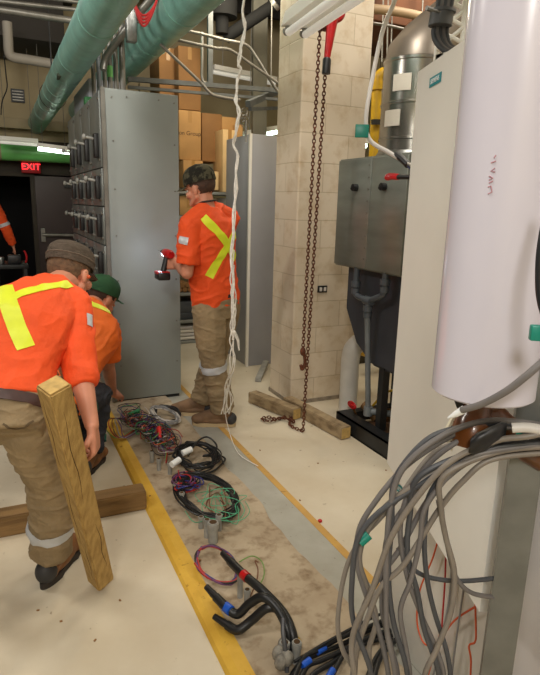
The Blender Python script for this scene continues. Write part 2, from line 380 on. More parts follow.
# ================================================================== OVERHEAD PIPES
def big_pipe(name, label, x, z, r, y0, y1, bands, group):
    t = thing(name, label, 'pipe', (x, y0, z), group)
    pts = [(x, y0 + (y1 - y0) * i / 120, z) for i in range(121)]
    rad = [r * (1 + .014 * noise.noise(V((0, p[1] * 2.5, x)))) for p in pts]
    obj('insulation_jacket', B().tube(pts, rad, 40), green_pipe, t)
    for yb in bands:
        w = .012
        obj('band', B().tube([(x, yb - w, z), (x, yb + w, z)], r * 1.018, 40), mat('band_teal', (128, 180, 168), .3), t)
    return t
p1 = big_pipe('insulated_pipe', 'left of the two fat teal insulated pipes running overhead to the far wall', .64, 2.571, .125, .6, 9.6, (3.8, 4.9, 5.4, 6.1, 6.5, 7.2, 7.9), 'teal insulated pipes overhead')
b = B(); q = V((.64 - .125 * .75, 5.2, 2.571 - .125 * .7)); b.bar(q, q + V((.01, .18, 0)), .03, .02); obj('tag_plate', b, mat('pipe_tag', (60, 70, 50), .6), p1)
p2 = big_pipe('insulated_pipe', 'right teal insulated pipe passing overhead behind the switchgear conduits', 1.262, 2.822, .15, .6, 9.6, (3.1, 3.25, 4.1, 5.0, 6.6, 8), 'teal insulated pipes overhead')
# hangers
for k, (x, z, r) in enumerate(((.64, 2.571, .125), (1.262, 2.822, .15))):
    t = thing('pipe_hanger', ['dark rod hanger holding the left teal pipe', 'dark rod hanger holding the right teal pipe'][k], 'hanger', (x, 6.8, z), 'pipe hangers')
    obj('strap', B().tube([(x + (r + .01) * math.cos(a), 6.8, z + (r + .01) * math.sin(a)) for a in [2 * PI * i / 28 for i in range(28)]], .004, 6, closed=True), dark_metal, t)
    obj('rod', B().cyl((x, 6.8, z + r), (x, 6.8, 4.6), .008, 8), dark_metal, t)
# horizontal pipes on far wall
t = thing('green_wall_pipe', 'bright green insulated pipe crossing the far wall above the exit sign', 'pipe', (0, 9.35, 2.1))
zg = py_(35, 153.5, 9.3).z
obj('insulation_jacket', B().cyl((.13, 9.3, zg), (1.9, 9.3, zg + .01), .12, 28), green_far, t)
obj('bare_end', B().cyl((-2, 9.3, zg - .01), (.13, 9.3, zg), .121, 28), wall_cream, t)
def far_light(loc0, loc1, label, lit=True, name='fluorescent_light'):
    t = thing(name, label, 'light', loc0)
    p0, p1 = V(loc0), V(loc1)
    obj('housing', B().bar(p0 + V((0, 0, .05)), p1 + V((0, 0, .05)), .12, .05), clear_white, t)
    obj('tube', B().cyl(p0, p1, .022, 10), tube_on if lit else tube_off_glow, t)
    for f_ in (.15, .85):
        q_ = p0.lerp(p1, f_); obj('suspension_rod', B().cyl(q_ + V((0, 0, .07)), V((q_.x, q_.y, 4.6)), .004, 6), conduit, t)
    return t
far_light(py_(0, 142, 8.7), py_(38, 145, 8.7), 'unlit white fluorescent batten above the dark doorway', False)
far_light(py_(38, 149, 8.4), py_(70, 153, 8.4), 'lit fluorescent tube in front of the bright green wall pipe')
# exit sign
q = py_(31, 167, 9.4)
t = thing('exit_sign', 'small red lit EXIT sign on the far wall over the doorway', 'sign', q)
obj('sign_box', bx(q.x - .13, q.x + .13, 9.4, 9.5, q.z - .085, q.z + .085, bev=.01), exit_back, t)
text_mesh('letters', 'EXIT', .13, q + V((0, -.004, 0)), (1, 0, 0), (0, 0, 1), exit_red, t, .002)
# white bent pipe upper left
o = obj('white_bent_pipe', B().tube(smoothp([py_(7, 22, 7.8), py_(8, 38, 7.8), py_(9, 52, 7.8), py_(13, 57, 7.8), py_(30, 60, 7.8), py_(60, 65, 7.8)], 6), .055, 14), mat('dull_white_pipe', (150, 144, 134), .6)); tag(o, 'dull white pipe with an elbow near the dark ceiling at upper left', 'pipe')
for i, (a, c_, r) in enumerate((((-30, 5, 6.0), (75, 21, 6.0), .03), ((-30, -2, 6.2), (80, 10, 6.2), .02), ((10, -8, 6.4), (84, 3, 6.4), .02))):
    o = obj('ceiling_conduit', B().cyl(py_(*a), py_(*c_), r, 10), conduit); tag(o, ['thickest metal conduit, lowest of those crossing the dark ceiling at upper left', 'slim metal conduit, middle of those crossing the ceiling at upper left', 'slim metal conduit, topmost crossing the ceiling at upper left'][i], 'conduit', 'conduits at upper left')
o = obj('dark_duct', bx(-3.9, .95, 8.2, 9.5, 3.42, 4.15, bev=.01), mat('duct_dark', (44, 40, 36), .8)); tag(o, 'long dark duct under the ceiling by the far wall', 'duct')
q = py_(18, 95, 9.5); t = thing('wall_vent', 'small dark square vent on the cream far wall', 'vent', q)
obj('frame', bx(q.x - .09, q.x + .09, 9.56, 9.6, q.z - .09, q.z + .09), dark_metal, t); 
b = B()
for i in range(4): b.box(q.x - .075, q.x + .075, 9.55, 9.565, q.z - .07 + .04 * i, q.z - .055 + .04 * i)
obj('slats', b, conduit, t)
o = obj('wall_ledge', bx(-4, 1.3, 9.35, 9.6, 2.48, 2.62, bev=.01), wall_cream); tag(o, 'cream boxed ledge crossing the far wall above the light', 'ledge')
o = obj('hanging_cable', B().tube(smoothp([py_(4, 55, 8.5), py_(6, 75, 8.5), py_(7, 88, 8.5), py_(2, 102, 8.5), py_(1, 115, 8.5)]), .008, 6), black_cable); tag(o, 'thin black cable hanging loose at the far upper left', 'cable')
# black drain pipe & struts in mid background
matte_black = mat('matte_black', (22, 22, 22), .85, spec=.2)
t = thing('black_pipe', 'thick black pipe sloping down behind the white rope under the ceiling', 'pipe', py_(270, 0, 5.2))
obj('pipe_run', B().tube([py_(300, -12, 5.2), py_(232, 33, 5.4), py_(226, 38, 5.45)], .055, 18), matte_black, t)
b = B(); q = py_(222, 15, 5.4); b.cyl(q + V((0, 0, .9)), py_(222, 34, 5.4), .06, 16); b.cyl(q + V((0, 0, -.02)), q + V((0, 0, .12)), .14, 20); obj('flanged_drop', b, matte_black, t)
b = B(); b.cyl(py_(276, 2, 5.18), py_(273, 5, 5.2), .066, 18); obj('coupling', b, conduit, t)
def tubeobj(name, pts, r, m, label, cat, group=None, seg=8, sm=True, n=6):
    o = obj(name, B().tube(smoothp(pts, n) if sm else pts, r, seg), m); return tag(o, label, cat, group)
Yt = 4.9
tr = thing('trapeze_rack', 'galvanised strut rack carrying conduits under the ceiling left of the column', 'rack', py_(240, 92, 5))
obj('cross_strut', B().bar(py_(128, 79, Yt), py_(285, 91, Yt), .041, .035), strut_m, tr, False)
obj('cross_strut', B().bar(py_(128, 87, Yt), py_(285, 100, Yt), .03, .022), strut_m, tr, False)
obj('hanger_rod', B().tube(smoothp([py_(202, 32, Yt), py_(202, 60, Yt), py_(202, 78, Yt), py_(205, 83, Yt), py_(212, 84, Yt)], 5), .012, 8), conduit, tr)
obj('hanger_strut', B().bar(py_(210, -20, Yt), py_(210, 86, Yt), .041, .035, V((0, 1, 0))), strut_m, tr, False)
obj('arm', B().bar(py_(248, 104, 4.6), py_(280, 90, 5.3), .045, .05), strut_m, tr, False)
obj('arm', B().bar(py_(250, 109, 4.6), py_(281, 108, 5.3), .03, .03), strut_m, tr, False)
tubeobj('conduit_run', [py_(120, 18, 4.7), py_(188, 31, 4.7), py_(225, 40, 4.7), py_(246, 45, 4.7), py_(256, 57, 4.7), py_(270, 80, 4.7), py_(278, 92, 4.7)], .013, conduit, 'thin conduit bending down behind the white rope, upper of the two', 'conduit', 'conduits behind the rope')
tubeobj('conduit_run', [py_(178, 40, 4.6), py_(215, 48, 4.6), py_(230, 50, 4.6), py_(248, 62, 4.6), py_(282, 86, 4.6)], .012, conduit, 'thin conduit bending down behind the white rope, lower of the two', 'conduit', 'conduits behind the rope')
tubeobj('diagonal_conduit', [py_(160, 44, 4.5), py_(200, 82, 4.5), py_(207, 90, 4.5), py_(216, 96, 4.5), py_(240, 100, 4.5)], .012, conduit, 'conduit slanting down to the right from the right teal pipe', 'conduit')
o = obj('steel_post', B().bar(py_(260, -30, 5.9), py_(257, 400, 5.9) , .16, .05, V((0, 1, 0))), mat('post_olive', (112, 110, 98), .5, .3, .1, 6), smooth=False)
tag(o, 'olive grey steel post rising behind the grey partition cabinet', 'post')
tubeobj('threaded_rod', [py_(272, -10, 5), py_(271, 90, 5)], .006, conduit, 'thin threaded rod hanging just left of the block column', 'rod', sm=False)
# hook ring tangle of small wire under the rack
b = B()
for i in range(5):
    q = py_(245 + random.uniform(-2, 2), 112 + i * 3, 4.6); b.tube([q + V((.03 * math.cos(a), .01 * math.sin(a * 2), .03 * math.sin(a))) for a in [2 * PI * k / 12 for k in range(12)]], .003, 5, closed=True)
tag(obj('wire_loops', b, conduit), 'small tangle of wire loops hanging under the strut rack', 'wire')
tubeobj('hanging_wire', [py_(246, 122, 4.6), py_(246, 142, 4.6)], .01, conduit, 'short metal rod hanging under the wire loops', 'rod', sm=False)
# background insulation wall / beams behind
o = obj('light_wall_panel', bx(1.75, 4.9, 7.6, 7.7, 0, 2.95), wall_cream); tag(o, 'cream partition wall standing behind the cardboard boxes', 'partition')
far_light(py_(213, 72, 6.9), py_(275, 84, 6.9), 'white unlit fluorescent batten above the boxes behind the rope', False)
far_light(py_(243, 138, 6.4), py_(285, 131, 6.4), 'bright fluorescent batten glowing above the grey partition cabinet', True)
# ================================================================== SHELVING & BOXES
sh = thing('storage_shelf', 'grey metal shelving stacked with boxes behind the standing worker', 'shelf', (2.0, 6.0, 0))
SX0, SX1, SY0, SY1 = 1.45, 2.62, 5.8, 6.4
for zt in (1.62, 1.10 + .27, .56, .26, .03): obj('shelf_board', bx(SX0, SX1, SY0, SY1, zt - .03, zt, bev=.003), mat('shelf_grey', (140, 142, 136), .5, .2), sh)
for x_ in (SX0 + .02, SX1 - .02):
    for y_ in (SY0 + .02, SY1 - .02): obj('upright', bx(x_ - .02, x_ + .02, y_ - .02, y_ + .02, 0, 1.66), mat('shelf_grey', (1, 1, 1)), sh)
def carton(px0, px1, z0, z1, y, dep, m, label, name='cardboard_box', mark=None, tp=True, grp=None):
    zc = (z0 + z1) / 2
    # x positions found on the front plane
    r0 = ray(px0, 120); r1 = ray(px1, 120); x0 = r0.x * y / r0.y; x1 = r1.x * y / r1.y
    t = thing(name, label, 'box', ((x0 + x1) / 2, y, z0), grp)
    obj('carton', bx(x0, x1, y, y + dep, z0, z1, bev=.006), m, t)
    if tp: obj('packing_tape', bx((x0 + x1) / 2 - .02, (x0 + x1) / 2 + .02, y - .002, y + .001, z1 - .12, z1 - .001), tape_tan, t)
    if mark: text_mesh('printed_mark', mark, .06, (x0 + (x1 - x0) * .42, y - .002, zc + .02), (1, 0, 0), (0, 0, 1), mat('print_ink', (70, 50, 36), .8), t)
    return t
carton(183, 203, 1.66, 1.94, 6.0, .4, cardboard, 'low cardboard box lying on the top shelf left of the camouflage cap')
carton(179, 201, 1.945, 2.44, 6.05, .4, cardboard, 'cardboard box printed with a word ending in Group on its side', mark='tion Group')
carton(202, 222, 1.945, 2.44, 6.10, .4, cardboard_d, 'brown cardboard box right of the printed box', tp=False)
carton(179, 201, 2.445, 3.05, 6.05, .4, cardboard_d, 'big dark brown box at the very top of the stack next to the pipe')
carton(160, 178, 2.3, 3.05, 6.2, .4, cardboard_d, 'dark brown box half hidden behind the teal pipe')
carton(204, 219, 1.64, 1.83, 5.85, .3, cardboard_l, 'pale cardboard box on the shelf directly above the camouflage cap', tp=False)
carton(223, 237, 1.625, 2.26, 5.86, .3, cardboard_l, 'tall narrow pale box standing upright beside the white rope')
carton(236, 243, 1.625, 2.34, 6.0, .3, cardboard, 'narrow cardboard box squeezed right of the tall pale one', tp=False)
carton(243, 250, 1.625, 2.2, 6.0, .3, cardboard_d, 'orange brown box at the right end of the top shelf', tp=False)
carton(222, 236, 2.27, 2.42, 6.1, .3, cardboard, 'flat cardboard box lying over the tall pale box', tp=False)
carton(179, 197, 1.375, 1.57, 5.84, .35, cardboard, 'cardboard box on the shelf level with the worker\'s neck')
for i in range(3): carton(227 + .3 * i, 240, 1.375 + .063 * i, 1.435 + .063 * i, 5.84, .3, white_paper, 'white flat carton stacked behind the standing worker\'s neck', 'white_carton', tp=False, grp='white flat cartons')
carton(178, 190, .98, 1.2, 5.9, .3, mat('purple_fabric', (52, 36, 120), .7), 'deep blue purple box on the shelf behind the worker\'s upper arm', 'purple_box', tp=False)
carton(178, 200, .265, .34, 5.84, .4, mat('binder_grey', (66, 70, 74), .5), 'lower dark grey drawer unit on the shelf behind the trousers', 'grey_tray', tp=False)
carton(178, 200, .345, .46, 5.84, .4, mat('binder_grey2', (76, 80, 84), .5), 'upper dark grey drawer unit on the shelf behind the trousers', 'grey_tray', tp=False)
for i in range(7):
    xx = 1.72 + .055 * (i % 5) + (.027 if i > 4 else 0); zz = .592 + (.048 if i > 4 else 0)
    b = B(); b.tube([(xx, 5.83, zz), (xx, 6.3, zz)], .026, 14); o = obj('brown_roll', b, cardboard_d); tag(o, 'brown cardboard tube lying end-on on the shelf behind the worker\'s waist', 'tube', 'cardboard tubes on the shelf')
for i in range(4):
    b = B(); b.box(1.66 + .01 * i, 2.0 - .01 * i, 5.83, 6.2, .035 + .04 * i, .07 + .04 * i, bev=.014); o = obj('folded_sheet', b, wires['white'] if i % 2 else white_paper); tag(o, 'off-white folded sheet stacked on the bottom shelf behind the trousers', 'sheet', 'folded sheets on the bottom shelf')
carton(226, 246, .0, .17, 5.45, .3, cardboard_d, 'brown cardboard box on the floor left of the grey partition cabinet', tp=False)
tubeobj('leaning_rod', [pz(237, 345, .02) , py_(243, 296, 5.5)], .012, conduit, 'thin pipe leaning upright behind the standing worker', 'rod', sm=False)
o = obj('floor_bracket', B().bar(pz(258, 380, .02), pz(266, 362, .05), .05, .03), pvc_pale, smooth=False); tag(o, 'pale metal offcut lying on the floor beside the column base', 'offcut')
# ================================================================== FLUORESCENT FIXTURE over column
fx = thing('ceiling_fixture', 'white twin tube fluorescent fixture crossing in front of the column top', 'light', (1.7, 3, 2.6))
a0 = py_(290, 12, 2.95); a1 = py_(290, 12, 2.95) + V((.0, -1.6, 0))
q0 = py_(295, 24, 2.75); 
def fixt(off, r, m, nm, y0, y1): return obj(nm, B().cyl(q0 + V(off) + V((0, y0, 0)), q0 + V(off) + V((0, y1, 0)), r, 14), m, fx)
b = B(); b.prism([q0 + V(p) for p in ((-.075, 0, -.02), (.075, 0, -.02), (.055, 0, .05), (-.055, 0, .05))], (0, -1.3, 0)); obj('housing', b, clear_white, fx, False)
for s in (-.045, .045):
    fixt((s, 0, -.05), .018, tube_off_glow, 'tube', -.03, -1.27)
    fixt((s, 0, -.04), .02, pvc_pale, 'lamp_holder', 0, -.03)
b = B()
for yy, zt, ox in ((-.15, 4.6, .055), (-1.1, 2.676, -.01)): b.cyl(q0 + V((ox, yy, .02)), V((q0.x + ox, q0.y + yy, zt)), .004, 6)
obj('hanging_wire', b, conduit, fx)
rv = ray(59, 207); MR = Matrix.Translation(q0) @ Matrix.Rotation(-math.atan2(rv.x, rv.y), 4, 'Z') @ Matrix.Translation(-q0)
for o in fx.children: o.data.transform(MR)
# ================================================================== CHAIN HOIST
ch = thing('chain_hoist', 'red lever chain hoist with rusty hanging chain in front of the column', 'hoist', (1.8, 3.1, 2.7))
hp = py_(334, 12, 3.1)
b = B(); b.lathe(hp + V((0, .035, 0)), [(.05, 0), (.062, .01), (.062, .06), (.05, .07)], 24, V((0, -1, 0))); obj('hoist_drum', b, red_paint, ch)
b = B(); l0 = py_(333, 15, 3.04); l1 = py_(327, 58, 3.02); l2 = py_(326, 74, 3.02)
b.tube([l0, l1], [.034, .018], 10); b.ell(l0, (V((1, 0, 0)), V((0, 1, 0)), V((0, 0, 1))), (.036, .03, .05), 2); lv = obj('lever', b, red_paint, ch)
obj('grip', B().tube([l1, l1.lerp(l2, .1), l2], [.02, .024, .024], 12), black_rubber, lv)
b = B(); b.cyl(hp + V((0, 0, .05)), hp + V((0, 0, .14)), .012, 8); b.tube(smoothp([hp + V((0, 0, .13)), hp + V((.03, 0, .17)), hp + V((.0, 0, .22)), hp + V((-.03, 0, .18))]), .01, 8); obj('top_hook', b, dark_metal, ch)
obj('suspension_rod', B().cyl(hp + V((0, 0, .2)), V((hp.x, hp.y, 4.6)), .008, 8), dark_metal, ch)
obj('guide_block', bx(*(lambda p: (p.x - .045, p.x + .05, p.y - .03, p.y + .03, p.z - .03, p.z + .04))(py_(321, 24, 3.1)), bev=.008), rust, ch)
def links(b, path, L=.030, r=.0035):
    ds = 0; pos = [path[0]]; seg = []
    tot = sum((path[i + 1] - path[i]).length for i in range(len(path) - 1)); n = max(2, int(tot / (L * .72)))
    def at(s):
        for i in range(len(path) - 1):
            l = (path[i + 1] - path[i]).length
            if s <= l or i == len(path) - 2: return path[i].lerp(path[i + 1], min(1, s / max(l, 1e-6))), (path[i + 1] - path[i]).normalized()
            s -= l
    for k in range(n):
        c_, d_ = at(tot * (k + .5) / n); u = d_.cross(V((0.3, 1, .1))).normalized(); w = d_.cross(u)
        a = (k % 2) * PI / 2 + .5; e = u * math.cos(a) + w * math.sin(a)
        pts = []
        for j in range(10):
            th = 2 * PI * j / 10; pts.append(c_ + d_ * (L * .5 * math.cos(th)) + e * (L * .32 * math.sin(th)))
        b.tube(pts, r, 5, closed=True)
    return b
tp_ = py_(320, 28, 3.1); bt = py_(303, 350, 3.1)
obj('load_chain', links(B(), [tp_, bt]), rust, ch)
b = B(); b.tube(smoothp([bt, bt + V((.012, 0, -.04)), bt + V((.018, 0, -.09)), bt + V((0, 0, -.13)), bt + V((-.012, 0, -.10))]), [.011] * 33, 8); b.ell(bt + V((0, 0, -.01)), (V((1, 0, 0)), V((0, 1, 0)), V((0, 0, 1))), (.02, .018, .03), 2); obj('load_hook', b, rust, ch)
tail = [py_(326, 60, 3.12), pz(303, 431, .015)]
gp = [pz(303, 431, .013), pz(290, 425, .013), pz(290, 416, .013), pz(277, 419, .013), pz(268, 417, .013), pz(262, 419, .013), pz(270, 421, .02), pz(280, 418, .02), pz(288, 419, .022), pz(294, 422, .02), pz(290, 416, .03)]
obj('tail_chain', links(links(B(), tail), smoothp(gp, 5)), rust, ch)
# ================================================================== TIMBERS ON FLOOR RIGHT
def timber(p0, p1, w, h, m, label, name='timber_block', endm=wood_end, grp=None):
    p0, p1 = V(p0), V(p1); t = thing(name, label, 'timber', (p0 + p1) / 2, grp)
    d = (p1 - p0).normalized(); u = V((0, 0, 1)).cross(d).normalized(); w2 = d.cross(u)
    b = B(); A = [p0 + u * a * w / 2 + w2 * c_ * h / 2 for a, c_ in ((-1, -1), (1, -1), (1, 1), (-1, 1))]; b.prism(A, p1 - p0)
    bmesh.ops.bevel(b.bm, geom=b.bm.edges[:], offset=.005, segments=2, affect='EDGES'); obj('beam', b, m, t)
    for p, s in ((p0, -1), (p1, 1)):
        b = B(); A = [p + d * s * .0005 + u * a * (w / 2 - .006) + w2 * c_ * (h / 2 - .006) for a, c_ in ((-1, -1), (1, -1), (1, 1), (-1, 1))]; b.prism(A, d * s * .001); obj('end_grain', b, endm, t)
    return t, d, u, w2
timber((1.70, 3.83, .045), (1.845, 3.36, .045), .085, .085, wood_old, 'short weathered timber offcut beside the rusty chain pile')
timber((1.90, 3.62, .045), (1.985, 2.93, .045), .085, .085, wood_old, 'long weathered timber lying along the column foot towards the boiler frame')
bt_, d_, u_, w_ = timber((-1.0, 2.63, .05), (.572, 2.61, .05), .10, .10, wood_h, 'long brown timber beam on the floor butting the yellow edge', 'timber_beam')
# held post
P0 = pz(101, 580, .03); P1 = pd(53.5, 385, 1.66)
post, dv, uv, wv = timber(P0, P1, .074, .074, wood, 'pale square timber post held upright by the nearest worker', 'timber_post')
# rotate post about its axis so that an edge faces camera
M = Matrix.Translation(P0) @ Matrix.Rotation(math.radians(50), 4, dv) @ Matrix.Translation(-P0)
pc = V(post.location)
for o in list(post.children):
    o.data.transform(M)
b = B()
for (f0, f1, off, sd) in ((.25, .62, .01, 0), (.05, .3, -.015, 0), (.5, .93, -.01, 1), (.1, .38, .015, 1), (.66, .97, .012, 0)):
    uu, ww = M.to_3x3() @ uv, M.to_3x3() @ wv
    for cand in ((uu, ww), (-uu, ww), (ww, uu), (-ww, uu)):
        nrm, tan = cand
        if nrm.dot(P0 - CAM) < 0 and ((nrm.cross(V((0, 0, 1)))).dot(P0 - CAM) >= 0) == (sd == 0):
            pts = [P0.lerp(P1, f0 + (f1 - f0) * k / 8) + nrm * .0365 + tan * (off + .004 * math.sin(k * 1.3 + f0 * 9)) for k in range(9)]
            b.tube(pts, [.0005 + .0012 * math.sin(PI * k / 8) for k in range(9)], 6)
obj('cracks', b, dark_crack, post)
# ================================================================== BOILER
bo = thing('boiler_unit', 'stainless fronted boiler box on a dark tank and black steel frame', 'boiler', (2.3, 2.9, 0))
obj('control_box', bx(2.05, 2.5, 2.55, 3.28, 1.12, 1.80, bev=.006), steel_box, bo)
obj('door_panel', bx(2.035, 2.052, 2.565, 2.90, 1.13, 1.79, bev=.004), steel_box, bo)
obj('door_panel', bx(2.035, 2.052, 2.905, 3.27, 1.13, 1.79, bev=.004), steel_box, bo)
for yy in (3.05, 2.76):
    b = B(); b.cyl((2.036, yy, 1.62), (2.005, yy, 1.62), .022, 14); b.bar((2.004, yy - .018, 1.628), (2.004, yy + .018, 1.612), .008, .012); obj('latch_knob', b, black_plastic, bo)
b = B()
for i in range(9): b.cyl((2.036, 2.925, 1.19 + .07 * i), (2.030, 2.925, 1.19 + .07 * i), .006, 6)
b.bm.free()
for i in range(9): obj('rivet', B().cyl((2.036, 2.925, 1.19 + .07 * i), (2.030, 2.925, 1.19 + .07 * i), .006, 6), conduit, bo)
obj('side_cover', bx(2.08, 2.52, 2.44, 2.548, 1.13, 1.78, bev=.006), dark_metal, bo)
b = B(); b.prism([(2.13, 3.25, 1.13), (2.13, 3.25, .82), (2.13, 3.1, .6), (2.13, 2.92, .5), (2.13, 2.3, .5), (2.13, 2.3, 1.13)], (.5, 0, 0)); bmesh.ops.bevel(b.bm, geom=b.bm.edges[:], offset=.02, segments=3, affect='EDGES'); obj('tank', b, tank_m, bo)
for y_ in (2.52, 2.78): obj('leg', bx(2.14, 2.19, y_, y_ + .05, .09, .52), dark_metal, bo)
for y_ in (2.35, 3.1): obj('leg', bx(2.50, 2.55, y_, y_ + .05, .09, .6), dark_metal, bo)
b = B(); b.box(2.05, 2.06, 1.7, 3.16, 0, .11); b.box(2.05, 2.14, 1.7, 3.16, 0, .012); b.box(2.05, 2.14, 1.7, 3.16, .10, .11); obj('base_channel', b, dark_metal, bo, False)
obj('base_channel', bx(2.14, 3.0, 2.62, 2.70, .04, .11), dark_metal, bo, False)
obj('base_channel', bx(2.14, 3.0, 3.09, 3.16, .04, .11), dark_metal, bo, False)
o = obj('pad_slab', bx(2.145, 3.0, 1.7, 3.08, 0, .03), mat('rusty_concrete', (140, 110, 88), .9, 0, .25, 9), smooth=False); tag(o, 'stained concrete slab inside the black boiler frame', 'slab')
# pvc manifold
mf = thing('pvc_manifold', 'dark grey plastic tee pipework hanging below the boiler box', 'pipework', (2.1, 2.9, .9))
ax = 2.06
mp_ = [pxx(356, 280, ax), pxx(357, 300, ax), pxx(368, 307, ax)]
def nut(b, p, d=V((0, 0, 1)), r=.03, l=.035): b.cyl(V(p) - d * l / 2, V(p) + d * l / 2, r, 12)
L1 = pxx(356, 284, ax); L2 = pxx(385, 282, ax); TY = pxx(368, 308, ax)
b = B(); b.tube(smoothp([L1 + V((0, 0, .12)), L1, L1 + V((0, 0, -.05)), L1 + V((0, -.03, -.075)), V((ax, TY.y, L1.z - .085))], 5), .019, 14)
b.tube(smoothp([L2 + V((0, 0, .12)), L2, L2 + V((0, 0, -.06)), L2 + V((0, .03, -.09)), V((ax, TY.y, L1.z - .085))], 5), .019, 14); obj('tee_pipe', b, mat('pvc_dark', (72, 78, 84), .4), mf)
TJ = V((ax, TY.y, L1.z - .085)); 
for a_ in ((L1,), (L1 + V((0, 0, -.045)), V((0, 0, 1)), .027), (L2,), (L2 + V((0, 0, -.045)), V((0, 0, 1)), .027), (TJ, V((0, 1, 0)), .028, .07), (TJ + V((0, 0, -.05)),), (TJ + V((0, 0, -.09)), V((0, 0, 1)), .026)):
    b = B(); nut(b, *a_); obj('union_nut', b, mat('pvc_dark', (0, 0, 0)), mf)
bot = V((ax + .07, TJ.y + .02, .19))
obj('drop_pipe', B().tube([TJ, V((ax, TJ.y, TJ.z - .1)), bot], .018, 14), pvc_grey, mf)
b = B(); nut(b, bot, r=.03, l=.06); b.cyl(bot + V((0, 0, -.0)), bot + V((.3, -.35, .02)), .022, 12); obj('bottom_elbow', b, pvc_grey, mf)
o = thing('white_elbow_pipe', 'white insulated pipe with a rounded elbow standing right of the column', 'pipe', (2.27, 3.33, 0))
wx, wy = 2.29, 3.38
obj('pipe_jacket', B().tube(smoothp([(wx, wy, .0), (wx, wy, .25), (wx, wy, .42), (wx + .02, wy - .01, .50), (wx + .10, wy - .03, .555), (wx + .22, wy - .05, .56), (wx + .5, wy - .06, .56)], 6), .068, 24), white_pipe, o)
for i, (a, c_, r, m) in enumerate((((2.2, 2.95, .16), (2.7, 2.55, .16), .028, copper), ((2.25, 3.0, .09), (2.8, 2.65, .09), .03, copper), ((2.16, 3.0, .20), (2.2, 2.9, .12), .03, copper), ((2.3, 2.72, .23), (2.8, 2.7, .25), .02, pvc_grey))):
    tubeobj('floor_pipe', [V(a), V(a).lerp(V(c_), .5) + V((0, 0, .01)), V(c_)], r, m, ['dirty brass pipe, upper one under the boiler tank', 'dirty brass pipe lying lowest under the boiler tank', 'short dirty brass elbow beside the red valve', 'grey plastic pipe stub under the boiler tank'][i], 'pipe', 'pipes under the boiler', 12)
vt = thing('red_valve', 'small red valve wheel low beside the white elbow pipe', 'valve', pxx(352, 408, 2.12))
q = pxx(352, 405, 2.12); b = B(); b.tube([q + V((.0, .045 * math.cos(a), .02 * math.sin(a))) for a in [2 * PI * k / 18 for k in range(18)]], .007, 8, closed=True); b.ell(q, (V((1, 0, 0)), V((0, 1, 0)), V((0, 0, 1))), (.012, .04, .012), 2); obj('wheel', b, red_paint, vt)
obj('stem', B().cyl(q, q + V((.05, 0, -.1)), .008, 8), copper, vt)
tubeobj('thin_yellow_hose', [V((2.2, 2.95, .2)), V((2.25, 2.85, .33)), V((2.35, 2.7, .36)), V((2.5, 2.6, .33))], .008, yellow, 'thin yellow hose arching under the boiler tank', 'hose')
tubeobj('red_upright_pipe', [V((2.46, 2.62, .05)), V((2.46, 2.62, .5))], .02, mat('maroon_pipe', (110, 20, 24), .4), 'dark red pipe standing behind the black boiler legs', 'pipe', sm=False)
# yellow gas pipe
yy_ = 4.15
t = thing('yellow_gas_pipe', 'yellow gas pipe running down behind the boiler right of the column', 'pipe', py_(380, 100, yy_))
obj('pipe_run', B().tube(smoothp([py_(398, 72, yy_), py_(386, 72, yy_), py_(379, 76, yy_), py_(377, 86, yy_), py_(374, 150, yy_), py_(364, 300, yy_), py_(357, 345, yy_), py_(365, 352, yy_), py_(400, 362, yy_)], 8), .042, 16), yellow, t)
b = B(); b.cyl(py_(377, 82, yy_), py_(377, 90, yy_), .06, 16); obj('flange', b, yellow, t)
obj('pipe_clamp', B().bar(py_(372, 122, yy_ - .07), py_(390, 122, yy_ - .07), .03, .04), dark_metal, t)
# background wall behind boiler: dim equipment
o = obj('dark_equipment_rack', bx(2.85, 4.2, 4.45, 5.2, 0, 1.9, bev=.01), mat('olive_dark', (66, 60, 40), .8, 0, .3, 4)); tag(o, 'dark olive equipment cabinet in the gloom behind the boiler', 'cabinet')
far_light(py_(350, 146, 5.4), py_(366, 146, 5.4), 'small bright lamp seen in the gap right of the column', True)
far_light(py_(372, 148, 5.6), py_(392, 148, 5.6), 'small bright lamp seen behind the yellow gas pipe', True)
tubeobj('pale_duct_pipe', [py_(380, 100, 4.8), py_(400, 88, 4.8), py_(420, 84, 4.8)], .09, mat('dull_white_pipe', (0, 0, 0)), 'pale round duct behind the yellow gas pipe', 'duct', seg=18)
# stainless flue
fl = thing('steel_flue', 'shiny stainless steel flue with a tapered top standing on the boiler', 'flue', (2.6, 3.3, 1.8))
fcx, fcy = 2.585, 3.25; fr = .215
b = B(); b.lathe((fcx, fcy, 1.80), [(fr, 0), (fr, .14), (fr + .006, .145), (fr + .006, .155), (fr, .16), (fr, .36), (fr + .006, .365), (fr + .006, .375), (fr, .38), (fr, .62), (fr + .006, .625), (fr + .006, .64), (fr, .645)], 40); obj('barrel', b, stainless, fl)
b = B(); 
rg = [((fcx, fcy, 2.42), fr), ((fcx + .001, fcy, 2.447), fr), ((fcx + .07, fcy, 2.55), .19), ((fcx + .22, fcy, 2.72), .15), ((fcx + .36, fcy, 2.9), .13), ((fcx + .40, fcy, 4.5), .13)]
b.tube([V(c_) for c_, r in rg], [r for c_, r in rg], 36); obj('taper', b, mat('flue_dull', (130, 122, 112), .4, .6), fl)
obj('collar_base', B().lathe((fcx, fcy, 1.795), [(fr + .02, 0), (fr + .02, .05), (fr, .08)], 36), galv, fl)
